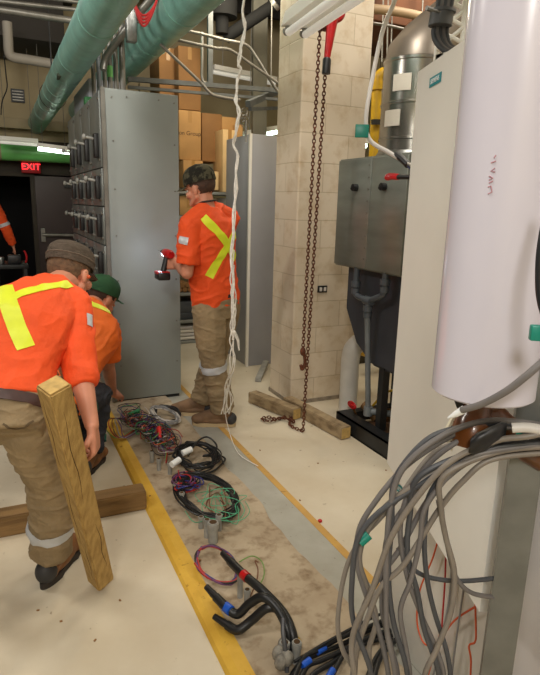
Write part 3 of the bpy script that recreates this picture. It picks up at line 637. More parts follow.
for i, (px, py0) in enumerate(((402, 82), (392, 118))):
    r_ = ray(px, py0); 
    # point on barrel
    a_ = r_.x ** 2 + r_.y ** 2; b_ = -2 * (r_.x * fcx + r_.y * fcy); c__ = fcx ** 2 + fcy ** 2 - (fr + .002) ** 2; dsc = b_ * b_ - 4 * a_ * c__
    if dsc > 0:
        tt = (-b_ - math.sqrt(dsc)) / (2 * a_); h_ = CAM + r_ * tt; th0 = math.atan2(h_.y - fcy, h_.x - fcx)
        bm = B(); G = []
        for k in range(9):
            th = th0 - .28 + .07 * k; G.append([bm.bm.verts.new((fcx + rr * math.cos(th), fcy + rr * math.sin(th), h_.z + zz)) for rr, zz in ((fr + .0075, -.05), (fr + .0075, .05), (fr + .0085, .05), (fr + .0085, -.05))])
        for k in range(8):
            for j in range(4): bm.bm.faces.new((G[k][j], G[k][(j + 1) % 4], G[k + 1][(j + 1) % 4], G[k + 1][j]))
        obj('paper_label', bm, white_paper, fl)
tubeobj('ceiling_conduit_bent', [py_(365, 22, 4.2), py_(395, 27, 4.2), py_(418, 34, 4.2), py_(424, 44, 4.2), py_(426, 56, 4.2)], .012, conduit, 'thin bent conduit above the steel flue', 'conduit')
for i, px in enumerate((384, 389, 393, 424)):
    tubeobj('hanger_rod', [py_(px, -30, 4.3), py_(px - 2, 62 if i < 3 else 20, 4.3)], .006, conduit, ['hanger rod closest to the column, left of the steel flue', 'hanger rod in the middle of the three left of the steel flue', 'hanger rod third from the column, beside the flue top', 'hanger rod directly above the flue taper'][i], 'rod', 'hanger rods right of the column', sm=False)
o = obj('ceiling_duct', bx(2.7, 4.9, 4.4, 5.4, 3.05, 3.35, bev=.01), mat('brown_board', (104, 62, 34), .8, 0, .2, 6)); tag(o, 'brown panelled bulkhead under the ceiling above the flue', 'duct')
tubeobj('beige_pipe', [py_(362, 8, 4.1), py_(400, 12, 4.1), py_(445, 22, 4.1)], .035, mat('beige_pipe', (160, 136, 104), .6), 'beige pipe crossing below the ceiling above the flue', 'pipe', seg=12)
# white hanging cable with tag
t = thing('white_drop_cable', 'white cable with a teal tag dangling between the column and the boiler', 'cable', py_(380, 80, 2.4))
obj('cable_run', B().tube(smoothp([pd(402, -20, 2.2), pd(393, 5, 2.25), pd(383, 30, 2.3), pd(373, 75, 2.35), pd(366, 118, 2.35), pd(370, 140, 2.35), pd(388, 152, 2.3), pd(402, 160, 2.25), pd(416, 168, 2.2)], 8), .009, 10), wires['white'], t)
q = pd(362, 131, 2.33); b = B(); b.box(q.x - .028, q.x + .028, q.y - .004, q.y + .004, q.z - .026, q.z + .026, bev=.003, rot=-.5); obj('teal_tag', b, teal_tape, t)
obj('black_heatshrink', B().tube(smoothp([pd(396, 155, 2.28), pd(402, 159, 2.25), pd(408, 165, 2.22)], 4), .014, 10), black_rubber, t)
for i in range(4): tubeobj('split_wire', [pd(408, 163 + i, 2.2), pd(414, 166 + 2 * i, 2.15), pd(424, 170 + 3 * i, 2.1)], .004, wires[('white', 'grey', 'black', 'blue')[i]], ('white', 'grey', 'black', 'blue')[i] + ' core splaying from the white drop cable behind the pale door', 'wire', 'cores of the drop cable')
t = thing('clamp_lead', 'black lead with a red rubber end poking over the boiler box', 'cable', pd(398, 178, 1.9))
obj('lead', B().tube(smoothp([pd(398, 177, 1.9), pd(410, 177, 1.85), pd(424, 178, 1.8)], 4), .0085, 10), black_cable, t)
obj('red_boot', B().tube(smoothp([pd(385, 179, 1.92), pd(390, 176.5, 1.92), pd(399, 177, 1.9)], 4), [.003, .008, .011, .012, .012, .011, .011, .011, .010], 10), red_paint, t)
# ================================================================== PALE DOOR + RIGHT CABINET
HX, HY = 1.15, 1.405; dd_ = V((-.36, -.933, 0)); Z0d, Z1d = .665, 1.885
nn = V((-.933, .36, 0))
rc = thing('control_cabinet', 'low pale electrical cabinet front behind the hanging cable bundle', 'cabinet', (1.4, 1, 0))
obj('lower_front', bx(1.15, 1.17, -.2, 1.395, .01, .66, bev=.004), pale_panel2, rc)
b = B(); b.box(1.17, 1.75, -.2, 1.39, 0, .66); b.box(1.72, 1.75, -.2, 1.39, .66, 1.93); b.box(1.17, 1.72, 1.36, 1.39, .66, 1.93); b.box(1.17, 1.72, -.2, -.17, .66, 1.93); b.box(1.17, 1.75, -.2, 1.39, 1.90, 1.93)
obj('cabinet_shell', b, pale_panel2, rc, False)
dr = obj('open_door', B().prism([V((HX, HY, Z0d)), V((HX, HY, Z0d)) + dd_ * .72, V((HX, HY, Z1d)) + dd_ * .72, V((HX, HY, Z1d))], nn * .022), pale_panel, rc, False)
def badge(c_, xd, yd, w, h_, par, offn):
    xd, yd = V(xd).normalized(), V(yd).normalized(); n_ = xd.cross(yd)
    b = B(); b.prism([c_ + xd * a * w / 2 + yd * bb_ * h_ / 2 for a, bb_ in ((-1, -1), (1, -1), (1, 1), (-1, 1))], n_ * .0015); pl = obj('badge', b, teal_label, par, False)
    text_mesh('badge_lettering', 'SIEMENS', h_ * .72, c_ + n_ * .0022, xd, yd, label_white, pl, .0004)
# door outer face carries the badge
def on_plane(px, py, p0, n_): r = ray(px, py); return CAM + r * ((p0 - CAM).dot(n_) / r.dot(n_))
c_ = on_plane(435.5, 80, V((HX, HY, 1)) + nn * .0225, nn)
badge(c_, dd_, (0, 0, 1), .085, .024, dr, 0)
cl = on_plane(403, 491, V((1.149, 1, .5)), V((-1, 0, 0)))
badge(cl, (0, -1, 0), (0, 0, 1), .10, .026, rc, 0)
t = thing('end_cabinet', 'pale pinkish cabinet panel right of the steel strut at the frame edge', 'cabinet', (1.2, .3, 0))
ye = pxx(521, 550, .98).y
obj('panel', bx(.98, 1.05, -.2, ye, .01, 2.2, bev=.004), mat('pinkish_panel', (206, 202, 200), .45), t)
# steel strut post (slotted channel)
sx, sy = pd(514, 540, 1.08).x, pd(514, 540, 1.08).y
t = thing('steel_strut', 'vertical grey steel channel strut right of the hanging cables', 'post', (sx, sy, 0))
aa_ = math.atan2(sy, sx) - PI / 2 + .12; ca, sa = math.cos(aa_), math.sin(aa_)
def rp(x, y): return (sx + x * ca - y * sa, sy + x * sa + y * ca)
prof = [(-.028, .02), (-.028, -.02), (.028, -.02), (.028, .02), (.022, .02), (.022, -.014), (-.022, -.014), (-.022, .02)]
obj('channel', B().prism([(*rp(x, y), 0) for x, y in prof], (0, 0, 4.6)), mat('strut_face', (128, 130, 126), .42, .5, .12, 12), t, False)
b = B()
for p in ((-.05, -.03), (.05, -.03), (.05, .03), (-.05, .03)): pass
b.prism([(*rp(x, y), 0) for x, y in ((-.06, -.05), (.06, -.05), (.06, .05), (-.06, .05))], (0, 0, .008)); obj('foot_plate', b, galv, t, False)
# white cylinder
cb = pd(482, 392, .92); cr = .0795; zb = cb.z
cy_ = thing('white_drum_pipe', 'big glossy white vertical tube hanging down in the right foreground', 'pipe', (cb.x, cb.y, zb))
b = B(); b.lathe((cb.x, cb.y, zb), [(cr - .006, .004), (cr - .003, 0), (cr, .003), (cr, 3.38 - 0.0 if zb + 3.38 < 4.6 else 4.59 - zb)], 64); obj('shell', b, white_plastic, cy_)
b = B()
def oncyl(px, py, e=.0008):
    r_ = ray(px, py); a_ = r_.x ** 2 + r_.y ** 2; b_ = -2 * (r_.x * cb.x + r_.y * cb.y); c__ = cb.x ** 2 + cb.y ** 2 - (cr + e) ** 2; ds = b_ * b_ - 4 * a_ * c__
    return CAM + r_ * ((-b_ - math.sqrt(max(ds, 0))) / (2 * a_))
for stroke in (((488, 194), (492, 192), (491, 186), (488, 187)), ((489, 183), (493, 181)), ((489, 176), (493, 178), (489, 180)), ((495, 172), (491, 171), (495, 168)), ((491, 163), (496, 161)), ((494, 158), (496, 155))):
    b.tube([oncyl(*p) for p in stroke], .0009, 5)
obj('marker_scribble', b, mat('faded_red_ink', (176, 130, 140), .6), cy_)
# lattice ladder tray + grey cables clamped, above door
lt = thing('lattice_frame', 'white lattice truss rising behind the pale open door at the top', 'frame', pd(452, 30, 2.3))
ld = 1.9
rA0, rA1 = pd(436, 66, ld), pd(436 + 8, -40, ld); rB0, rB1 = pd(463, 60, ld), pd(468, -40, ld)
obj('rail', B().cyl(rA0 + V((0, 0, -.2)), rA1 + V((0, 0, .3)), .010, 10), clear_white, lt); obj('rail', B().cyl(rB0 + V((0, 0, -.2)), rB1 + V((0, 0, .3)), .012, 10), clear_white, lt)
b = B()
for k in range(6):
    f0, f1 = k / 6, (k + 1) / 6
    A0, A1 = rA0.lerp(rA1, f0), rA0.lerp(rA1, f1); B0, B1 = rB0.lerp(rB1, f0), rB0.lerp(rB1, f1)
    b.cyl(A0, B1, .007, 8); b.cyl(B0, A1, .007, 8)
obj('cross_bracing', b, clear_white, lt)
o = obj('bright_wall_panel', bx(2.2, 2.9, 2.0, 2.06, 1.95, 3.6), mat('ribbed_grey', (170, 164, 158), .6, 0, .1, 4), smooth=False); tag(o, 'pale ribbed board seen through the white lattice truss', 'board')
for i in range(5):
    dx = i * 3.2
    tubeobj('clamped_cable', [pd(441 + dx, -30, 1.65), pd(439 + dx, 0, 1.65), pd(434.5 + dx, 24, 1.65), pd(434 + dx, 36, 1.65), pd(439 + dx * .9, 46, 1.63), pd(450 + dx * .7, 54 - i, 1.6), pd(468, 60 - 3 * i, 1.55)], .0075, grey_cable if i % 2 else grey_cable2, 'grey cable clamped in the dark strap at the top and curving behind the white tube', 'cable', 'clamped grey cables at the top')
t = thing('cable_clamp', 'dark grey strap clamp gathering grey cables above the pale door', 'clamp', pd(440, 20, 1.6))
b = B(); b.loft([(pd(440 + 2, 12, 1.64), V((1, 0, 0)), V((0, 1, 0)), .034, .03), (pd(438 + 2, 26, 1.64), V((1, 0, 0)), V((0, 1, 0)), .034, .03)], 16); b.loft([(pd(443, 10, 1.64), V((1, 0, 0)), V((0, 1, 0)), .037, .033), (pd(443, 13, 1.64), V((1, 0, 0)), V((0, 1, 0)), .037, .033)], 16); obj('strap', b, mat('clamp_grey', (84, 86, 88), .5), t)
b = B(); q = pd(432, 10, 1.6); b.cyl(q, q + V((-.02, 0, .002)), .007, 8); b.cyl(q, q + V((.03, 0, 0)), .004, 8); obj('clamp_screw', b, conduit, t)
# brown resin bushing with white perforated strip
t = thing('brown_bushing', 'glossy brown moulded bushing hanging below the white tube behind the cables', 'bushing', pd(475, 410, .97))
bp = pd(478, 401, 1.0); bq = pd(473, 428, 1.0)
b = B(); b.tube([bp, bp.lerp(bq, .15), bp.lerp(bq, .25), bp.lerp(bq, .55), bp.lerp(bq, .65), bp.lerp(bq, 1.3), bp.lerp(bq, 1.7)], [.018, .024, .025, .026, .03, .034, .030], 20)
b.limb([pd(468, 428, 1.02), pd(495, 418, 1.02), pd(520, 442, 1.02), pd(545, 456, 1.02)], [.028, .026, .028, .03]); obj('moulded_body', b, resin, t)
obj('black_cap', B().tube([bp + V((-.002, 0, .012)), bp], [.017, .019], 18), black_rubber, t)
b = B(); b.prism([pd(453, 397, 1.0), pd(463, 402, 1.0), pd(462, 412, 1.0), pd(457, 408, 1.0)], (.004, .006, 0)); obj('black_fin', b, black_rubber, t)
t = thing('terminal_strip', 'cream perforated terminal strip hanging beside the brown bushing', 'strip', pd(452, 425, 1.03))
A0, A1, A2, A3 = pd(456, 412, 1.04), pd(463, 414, 1.04), pd(452, 452, 1.04), pd(443, 436, 1.04)
b = B(); b.prism([A0, A1, A2, A3], (.004, .008, 0)); obj('strip_body', b, mat('cream_plastic', (232, 226, 200), .5), t, False)
b = B()
for k in range(5):
    for j in range(2):
        p = A0.lerp(A3, .15 + k * .17).lerp(A1.lerp(A2, .15 + k * .17), .3 + .4 * j); b.cyl(p + V((-.001, -.002, 0)), p, .0018, 8)
obj('holes', b, dark_crack, t)
# cables
def cable(pts, r, m, label, name='grey_cable', group='arching grey cables', n=10, seg=10): return tubeobj(name, pts, r, m, label, 'cable', group, seg, True, n)
glabel = 'grey cable in the big bundle arching from the black tape down to the floor'
PATHS = [[(560,110),(480,90),(400,95),(320,115),(265,165),(235,220),(232,300),(225,400),(235,500),(265,613)],
[(560,100),(470,88),(380,105),(300,150),(250,190),(200,250),(165,310),(160,380),(180,450),(205,520),(225,613)],
[(560,125),(440,125),(370,130),(310,160),(250,240),(205,290),(165,335),(135,400),(120,500),(130,560),(155,613)],
[(560,130),(450,140),(390,165),(320,200),(270,230),(200,280),(162,330),(150,410),(152,500),(190,613)],
[(560,150),(440,165),(380,210),(330,270),(260,380),(210,430),(180,500),(160,560),(155,613)],
[(560,140),(420,160),(350,200),(300,260),(250,350),(200,420),(165,500),(150,620)],
[(560,132),(430,150),(380,170),(340,210),(300,270),(290,340),(270,420),(250,480),(262,560),(270,613)],
[(560,128),(430,145),(360,180),(310,240),(300,330),(305,410),(320,480),(345,560),(355,620)],
[(560,122),(430,140),(330,190),(270,250),(225,320),(215,400),(212,480),(230,550),(245,620)],
[(560,138),(450,150),(340,200),(335,270),(345,330),(362,400),(355,480),(325,560),(300,620)],
[(560,118),(430,140),(290,200),(270,280),(265,360),(285,440),(300,520),(330,613)],
[(560,112),(430,135),(260,230),(190,300),(165,370),(185,440),(200,500),(185,560),(190,620)],
[(560,95),(430,85),(330,120),(255,185),(230,260),(222,340),(220,420),(222,520),(240,620)],
[(560,104),(440,100),(350,140),(280,210),(250,300),(262,400),(290,480),(325,560),(340,620)]]
rs = random.Random(3)
for i, pp in enumerate(PATHS):
    P = []; n_ = len(pp); dj = .03 * ((i * 5) % 14) / 14
    for k, (x, y) in enumerate(pp):
        x = 280 + x * .4815; y = 380 + y * .4812
        P.append(pd(x, y, (.96 + .012 * (i % 3) + .01 * k) + (dj if k > 2 else 0)))
    lx = 280 + pp[-1][0] * .4815; P.append(pd(lx + rs.uniform(-6, 6), 720, 1.12)); P.append(pz(lx + rs.uniform(-8, 12), 800 + rs.uniform(-10, 20), .03)); P.append(pz(lx - 20, 880 + rs.uniform(-20, 30), .02))
    cable(P, rs.choice((.0044, .0048, .0052)), (grey_cable2, grey_cable, grey_cable3, grey_cable2, grey_cable3, grey_cable, grey_cable)[i % 7], glabel, n=8)
P = [pd(580, 424, .9), pd(530, 436, .92), pd(495, 441, .94), pd(450, 462, .96), pd(415, 500, .98), pd(390, 540, 1.0), pd(372, 590, 1.02), pd(352, 640, 1.04), pd(356, 700, 1.08), pz(352, 800, .02)]
cable(P, .0052, grey_cable3, 'warm grey cable sweeping lowest and nearest along the inside of the bundle', group=None)
t = cable([pd(575, 410, .92), pd(540, 404, .92)], .006, grey_cable, 'x') if False else None
wc = thing('tipped_cable', 'grey cable slanting up to the right with a white taped tip under the white tube', 'cable', pd(470, 405, .85))
obj('cable_run', B().tube(smoothp([pd(462, 410, .84), pd(482, 404, .81), pd(505, 392, .78), pd(525, 377, .76), pd(545, 360, .75), pd(575, 335, .74)], 8), .0052, 10), grey_cable, wc)
obj('white_tip', B().tube([pd(448, 418, .86), pd(456, 414, .85), pd(464, 409.5, .84)], [.0015, .005, .0062], 10), label_white, wc)
t = thing('tape_wrap', 'black tape wrapped round the grey cable bundle beside the steel strut', 'tape', pd(495, 440, .95))
b = B(); b.loft([(pd(470 + 6 * k, 446 - 2.6 * k, .952), ray(480, 470).normalized(), V((0, 0, 1)), .030 * (.7, .95, 1, 1, 1, .95, .7)[k], (.0195 + .0015 * (k % 2)) * (.75, .95, 1, 1, 1, .95, .75)[k]) for k in range(7)], 20); obj('wrap', b, black_plastic, t)
b = B(); b.loft([(pd(516 + 3 * k, 434, .94), ray(480, 470).normalized(), V((0, 0, 1)), .012, .010) for k in range(3)], 12); obj('teal_band', b, teal_tape, t)
b = B(); b.tube([pd(522, 434, .935), pd(529, 435, .935)], .008, 10); obj('silver_band', b, silver, t)
b = B(); b.tube(smoothp([pd(512, 428, .93), pd(530, 428, .92), pd(560, 434, .9)], 5), .0085, 10); o = obj('white_cable', b, wires['white']); tag(o, 'short white cable leaving the black tape towards the right edge', 'cable')
q = pd(364, 540, 1.01); o = obj('teal_band', B().tube([pd(360, 543, 1.03), pd(369, 535, 1.03)], .0085, 10), teal_tape); tag(o, 'teal tape band round a grey cable low on the left of the bundle', 'tape')
tubeobj('dark_edge_cable', [pd(552, 190, .70), pd(542, 235, .70), pd(538.5, 270, .70), pd(541, 305, .70), pd(556, 345, .70)], .004, black_cable, 'dark cable bowing into view at the right edge beside the white tube', 'cable')
q = pd(537, 333, .72); o = obj('teal_tape_tag', bx(q.x - .008, q.x + .012, q.y - .006, q.y + .006, q.z - .010, q.z + .010, bev=.002, rot=-.6), teal_tape); tag(o, 'teal tape tag at the right edge against the white tube', 'tape')
# crossing cables
cable([pd(398, 548, 1.08), pd(410, 566, 1.08), pd(428, 577, 1.08), pd(460, 581, 1.08), pd(498, 578, 1.10), pd(508, 577, 1.11)], .0045, grey_cable2, 'dark cable crossing the pale lower cabinet towards the steel strut', 'dark_cable', None)
cable([pd(438, 500, 1.07), pd(446, 540, 1.07), pd(455, 575, 1.07), pd(470, 592, 1.08), pd(493, 597, 1.10), pd(506, 597, 1.11)], .0045, grey_cable, 'mid grey cable curving below the dark crossing cable towards the strut', 'curved_cable', None)
for i, P in enumerate([[(439, 537), (432, 560), (420, 590), (417, 620), (422, 640), (430, 646), (440, 640), (455, 620), (480, 604)],
                       [(446, 550), (445, 580), (443, 610), (440, 640), (430, 665), (420, 700)],
                       [(475, 598), (476, 630), (475, 642), (469, 646), (471, 662), (469, 700)],
                       [(440, 634), (434, 655), (424, 690)]]):
    tubeobj('orange_wire', [pxx(x, y, 1.13 - .01 * i) for x, y in P], .0028, wires['orange'] if i != 1 else wires['red'], ['orange wire looping in a U in front of the pale lower cabinet', 'red wire hanging straight down beside the orange loop', 'kinked orange wire hanging nearest the steel strut', 'short orange wire below the loop'][i], 'wire', 'orange and red wires', 6)
for i, P in enumerate([[(452, 560), (449, 600), (441, 640), (430, 690)], [(465, 580), (459, 620), (453, 665), (450, 700)]]):
    tubeobj('thin_grey_wire', [pxx(x, y, 1.12) for x, y in P], .003, wires['grey'], ['thin grey wire hanging left beside the red one', 'thin grey wire hanging between the red one and the strut'][i], 'wire', 'thin grey wires', 6)
# ================================================================== BLACK CABLES on pad
for i, (P, tb) in enumerate([([(230, 561, .17), (243, 574, .17), (264, 592, .16), (284, 614, .12), (293, 636, .08), (294, 655, .02)], (red_paint, (243, 574, .17), (247.5, 578, .17))),
                      ([(216, 597, .10), (227, 608, .09), (238, 614, .08), (249, 604, .12), (263, 597, .16), (277, 608, .14), (288, 631, .09), (291, 655, .02)], (blue_tape, (225.5, 606.5, .09), (231, 611, .09))),
                      ([(227, 625, .05), (238, 630, .05), (252, 620, .08), (267, 608, .13), (280, 611, .12), (287, 632, .07), (288, 657, .02)], None)]):
    t = thing('thick_black_cable', ['thick black cable stub with a red band and flattened lug end', 'thick black cable stub with a blue band curling left over the pad', 'thick black cable stub without a band, lowest of the three'][i], 'cable', pz(*P[-1]), 'thick black cable stubs')
    pts = smoothp([pz(*p) for p in P], 8); obj('sheath', B().tube(pts, .0165, 14), black_cable, t)
    d_ = (pts[0] - pts[4]).normalized(); q = pts[0]
    b = B(); b.tube([q, q + d_ * .02, q + d_ * .035, q + d_ * .06], [.013, .0135, .012, .011], 12); obj('lug', b, black_plastic, t)
    if tb: obj('colour_band', B().tube([pz(*tb[1]), pz(*tb[2])], .0185, 14), tb[0], t)
rs = random.Random(5)
P = [[(283, 690), (300, 664), (318, 654), (345, 643), (365, 632), (390, 622), (420, 612)], [(292, 700), (306, 668), (322, 660), (348, 648), (372, 636), (400, 628)], [(288, 695), (302, 660), (318, 650), (340, 638), (366, 628), (400, 614)],
     [(300, 700), (312, 676), (330, 664), (350, 650), (376, 640), (410, 630)], [(328, 700), (331, 680), (338, 664), (346, 652), (360, 640)], [(372, 700), (376, 670), (384, 652), (396, 640)], [(360, 700), (368, 676), (378, 655), (392, 640)]]
for i, p in enumerate(P):
    tubeobj('black_floor_cable', [pz(x, y, .035 + .012 * (i % 3)) for x, y in p], .0085, black_cable, 'black cable in the low bundle at the foot of the grey cables', 'cable', 'black cables at the bottom', 10)
tubeobj('thin_black_cable', [pz(294, 662, .05), pz(320, 646, .07), pz(345, 632, .09), pz(372, 618, .10), pz(400, 606, .1)], .005, black_cable, 'thin black cable strung just above the low black bundle', 'cable')
for i, (a, c_) in enumerate((((317, 652), (325, 647)), ((302, 666), (310, 660)), ((328, 678), (333, 670)))):
    o = obj('blue_tape_band', B().tube([pz(*a, .055), pz(*c_, .055)], .0112, 12), blue_tape); tag(o, ['upper blue tape band on the black floor cables', 'middle blue tape band on the black floor cables', 'lowest blue tape band at the bottom edge'][i], 'tape', 'blue tape bands')
# conduit stub cluster where thick cables emerge
def stub(px, py, h_, r, label, grp='conduit stubs in the pad', m=pvc_pale, lean=(0, 0)):
    p = pz(px, py, .022); t = thing('conduit_stub', label, 'conduit', p, grp); q = p + V((lean[0], lean[1], h_))
    obj('pipe', B().tube([p, q], r, 14), m, t)
    b = B(); b.tube([p.lerp(q, .7), p.lerp(q, .95)], r * 1.18, 14); obj('coupling', b, m, t)
    b = B(); b.tube([q, q + (q - p).normalized() * .001], r * .75, 14); obj('opening', b, dark_crack, t)
for i, (x, y, h_, r) in enumerate(((213, 542, .10, .022), (207, 537, .09, .014), (219, 530, .08, .014), (201, 528, .06, .012))): stub(x, y, h_, r, ['widest pale conduit stub in front of the green wires', 'slim conduit stub left of the widest one', 'slim conduit stub just behind the widest one', 'shortest conduit stub, leftmost by the green wires'][i])
for i, (x, y, h_, r) in enumerate(((240, 597, .10, .011), (247, 603, .06, .012))): stub(x, y, h_, r, ['slender conduit stub under the red banded cable', 'short conduit stub right of the slender one'][i])
for i, (x, y, h_, r) in enumerate(((284, 660, .07, .024), (296, 662, .08, .022))): stub(x, y, h_, r * .65, ['grubby conduit stub where the thick black cables rise', 'second grubby conduit stub right where the thick black cables rise'][i])
tubeobj('grey_stub_cable', [pz(287, 672, .03), pz(285, 648, .10), pz(283, 632, .14), pz(283, 618, .17)], .008, grey_cable2, 'dark grey cable end standing up among the thick black cables', 'cable')
b = B()
for i in range(7):
    q = pz(280 + rs.uniform(-2, 8), 652 + rs.uniform(-8, 12), .05 + .02 * rs.random()); b.ell(q, (V((1, 0, 0)), V((0, 1, 0)), V((0, 0, 1))), (.022, .018, .03), 2)
o = obj('tape_lump', b, mat('dirty_putty', (150, 146, 136), .8, 0, .3, 40)); tag(o, 'lump of dirty putty and tape round the base of the thick black cables', 'putty')
o = obj('yellow_tie', B().tube(smoothp([pz(296, 637, .07), pz(300, 642, .06), pz(298, 652, .05)], 4), .006, 8), yellow); tag(o, 'yellow tape end beside the thick black cables', 'tape')
# coils
def coil(px, py, z, rx, ry, turns, r, m, label, name, group, seed, tilt=0, jit=.012, ang=0):
    rr = random.Random(seed); c_ = pz(px, py, z); pts = []; n = turns * 9; ph = rr.uniform(0, 6)
    for k in range(n):
        a = ph + 2 * PI * k / 9; s = 1 + rr.uniform(-.08, .08); x = rx * s * math.cos(a); y = ry * s * math.sin(a)
        x, y = x * math.cos(ang) - y * math.sin(ang), x * math.sin(ang) + y * math.cos(ang)
        pts.append(c_ + V((x + rr.uniform(-jit, jit), y + rr.uniform(-jit, jit), abs(rr.uniform(-jit, jit)) * 1.5 + math.sin(a + tilt) * .015 + .01)))
    return tubeobj(name, pts, r, m, label, 'cable', group, 6, True, 4)
for i in range(6): coil(207, 498, .05, .115 + .008 * (i % 4), .19 + .012 * (i % 4), 3, .0042, black_cable, 'black cable in the ring shaped coil under the green wires', 'coiled_black_cable', 'black coil by the green wires', 10 + i, ang=.1)
for i in range(6): coil(197, 459, .06, .10 + .008 * (i % 4), .12 + .012 * (i % 4), 3, .0042, black_cable, 'black cable in the loose coil tied with white tape', 'coiled_black_cable', 'black coil tied with white tape', 20 + i, jit=.02)
tubeobj('black_cable_loop', [pz(188, 456, .08), pz(197, 442, .12), pz(207, 437, .12), pz(216, 444, .1), pz(215, 452, .08), pz(203, 456, .06), pz(220, 456, .05), pz(225, 460, .05), pz(215, 470, .05), pz(205, 474, .04)], .0055, black_cable, 'single black cable loop springing out right of the taped coil', 'cable')
for i, (x, y, a) in enumerate(((175.5, 463, .5), (187, 452, .2))):
    p = pz(x, y, .1); b = B(); b.tube([p + V((-.03 * math.cos(a), -.03 * math.sin(a), 0)), p + V((.03 * math.cos(a), .03 * math.sin(a), .01))], .018, 10); o = obj('white_tape_tie', b, label_white); tag(o, ['left white tape tie on the loose black coil', 'right white tape tie on the loose black coil'][i], 'tape', 'white tape ties')
for i in range(4): coil(165, 417, .06, .07, .13, 3, .004, wires['grey'] if i % 2 else wires['white'], 'light grey wire in the small coil at the foot of the switchgear', 'coiled_grey_wire', 'grey coil by the switchgear', 30 + i, ang=.3)
for i in range(3): coil(167, 416, .05, .08, .12, 3, .004, wires['black'], 'black wire in the small coil at the foot of the switchgear', 'coiled_black_wire', 'grey coil by the switchgear', 35 + i)
for i in range(6): coil(217, 567, .04, .075, .115, 1, .0042, wires[('red', 'blue', 'purple', 'black', 'red', 'purple')[i]], ('red', 'blue', 'purple', 'black', 'red', 'purple')[i] + ' wire in the oval ring in front of the conduit stubs', 'ringed_wire', 'oval wire ring', 40 + i, jit=.006, ang=.2)
tubeobj('thin_green_wire', [pz(239, 562, .03), pz(252, 556, .05), pz(262, 562, .06), pz(264, 575, .05), pz(258, 588, .03)], .0025, wires['lightgreen'], 'thin light green wire arching right of the oval wire ring', 'wire')
tubeobj('thin_copper_wire', [pz(250, 597, .05), pz(256, 583, .1), pz(258, 570, .13), pz(255, 561, .15), pz(258, 562, .14)], .0025, wires['brown'], 'thin brown wire with a looped tip by the red banded cable', 'wire')
def squiggle(cx, cy, sx_, sy_, z, n, r, m, label, name, group, seed):
    rr = random.Random(seed); a_ = rr.uniform(0, 6.28); ox, oy = rr.uniform(-.3, .3) * sx_, rr.uniform(-.3, .3) * sy_; dr = rr.choice((-1, 1)); pts = []
    for _ in range(n + 3):
        a_ += dr * rr.uniform(.6, 1.3); q_ = rr.uniform(.45, 1.05); ox += rr.uniform(-.2, .2) * sx_; oy += rr.uniform(-.2, .2) * sy_
        pts.append(pz(cx + ox * .6 + sx_ * q_ * math.cos(a_), cy + oy * .6 + sy_ * q_ * math.sin(a_), z * rr.uniform(.25, 1.2) + .02))
    return tubeobj(name, pts, r, m, label, 'wire', group, 5, True, 7)
for i in range(8): squiggle(214 + (i % 3) * 6, 501 + (i % 2) * 5, 24, 17, .07, 4, .0019, green_bright, 'bright green wire strewn over the black ring coil', 'green_wire', 'bright green wires', 60 + i)
for i in range(3): squiggle(215, 506, 12, 18, .07, 4, .0028, wires['brown'], 'brown wire strewn over the black ring coil', 'brown_wire', 'brown wires', 75 + i)
cols = ['red', 'blue', 'green', 'purple', 'brown', 'black', 'white', 'grey', 'lightgreen', 'orange']
lab = {'lightgreen': 'light green'}
for i in range(56):
    f = i / 55; k = cols[i % 10] if i % 4 else 'black'
    cx = 128 + 42 * f + random.uniform(-5, 5); cy = 412 + 32 * f + random.uniform(-3, 3)
    squiggle(cx, cy, 13, 8 if f < .6 else 11, .08, 5, .0026, wires[k], lab.get(k, k) + ' wire in the coloured tangle spilling from the switchgear foot', k.replace('light', 'light_') + '_wire', 'tangled wires at the switchgear foot', 100 + i)
for i in range(16):
    k = ('red', 'blue', 'purple', 'black')[i % 4]
    squiggle(184 + random.uniform(-3, 6), 482 + random.uniform(-4, 6), 12, 7, .07, 5, .0034, wires[k], k + ' wire bunched between the two black coils', k + '_wire', 'wires between the black coils', 200 + i)
for i in range(10):
    k = ('brown', 'lightgreen', 'grey', 'red', 'purple')[i % 5]; cx = 132 + i * 1.5
    tubeobj(k.replace('light', 'light_') + '_wire', [pz(cx, 424, .03), pz(110 + i, 418, .06), pz(103 + 2 * i, 426 + i % 3, .07), pz(116 + i, 438, .05), pz(134 + i, 428, .04)] if i % 2 else [pz(150, 430 + i, .05), pz(158 + i, 445, .08), pz(166, 455 + i, .04)], .0035, wires[k], lab.get(k, k) + ' wire looping at the left edge of the coloured tangle' if i % 2 else lab.get(k, k) + ' wire running from the coloured tangle towards the black coils', 'wire', 'looping wires by the yellow edge', 6)
for i, (x, y) in enumerate(((152, 462), (159, 470), (170, 474), (176, 495), (182, 505))): stub(x, y, .07, .012, 'slim conduit stub half buried under the wires left of the black coils', 'conduit stubs under the wires')
# black rubbish under coils
o = obj('red_tape_knot', B().limb([pz(159, 428, .11), pz(160, 437, .10)], [.014, .011]), mat('bright_red_tape', (222, 50, 44), .5)); tag(o, 'bright red tape knot in the middle of the coloured tangle', 'tape')
o = obj('green_sleeve', B().limb([pz(130, 414, .09), pz(138, 411, .10)], [.014, .014]), wires['green']); tag(o, 'green sleeve at the rear of the coloured tangle', 'tape')
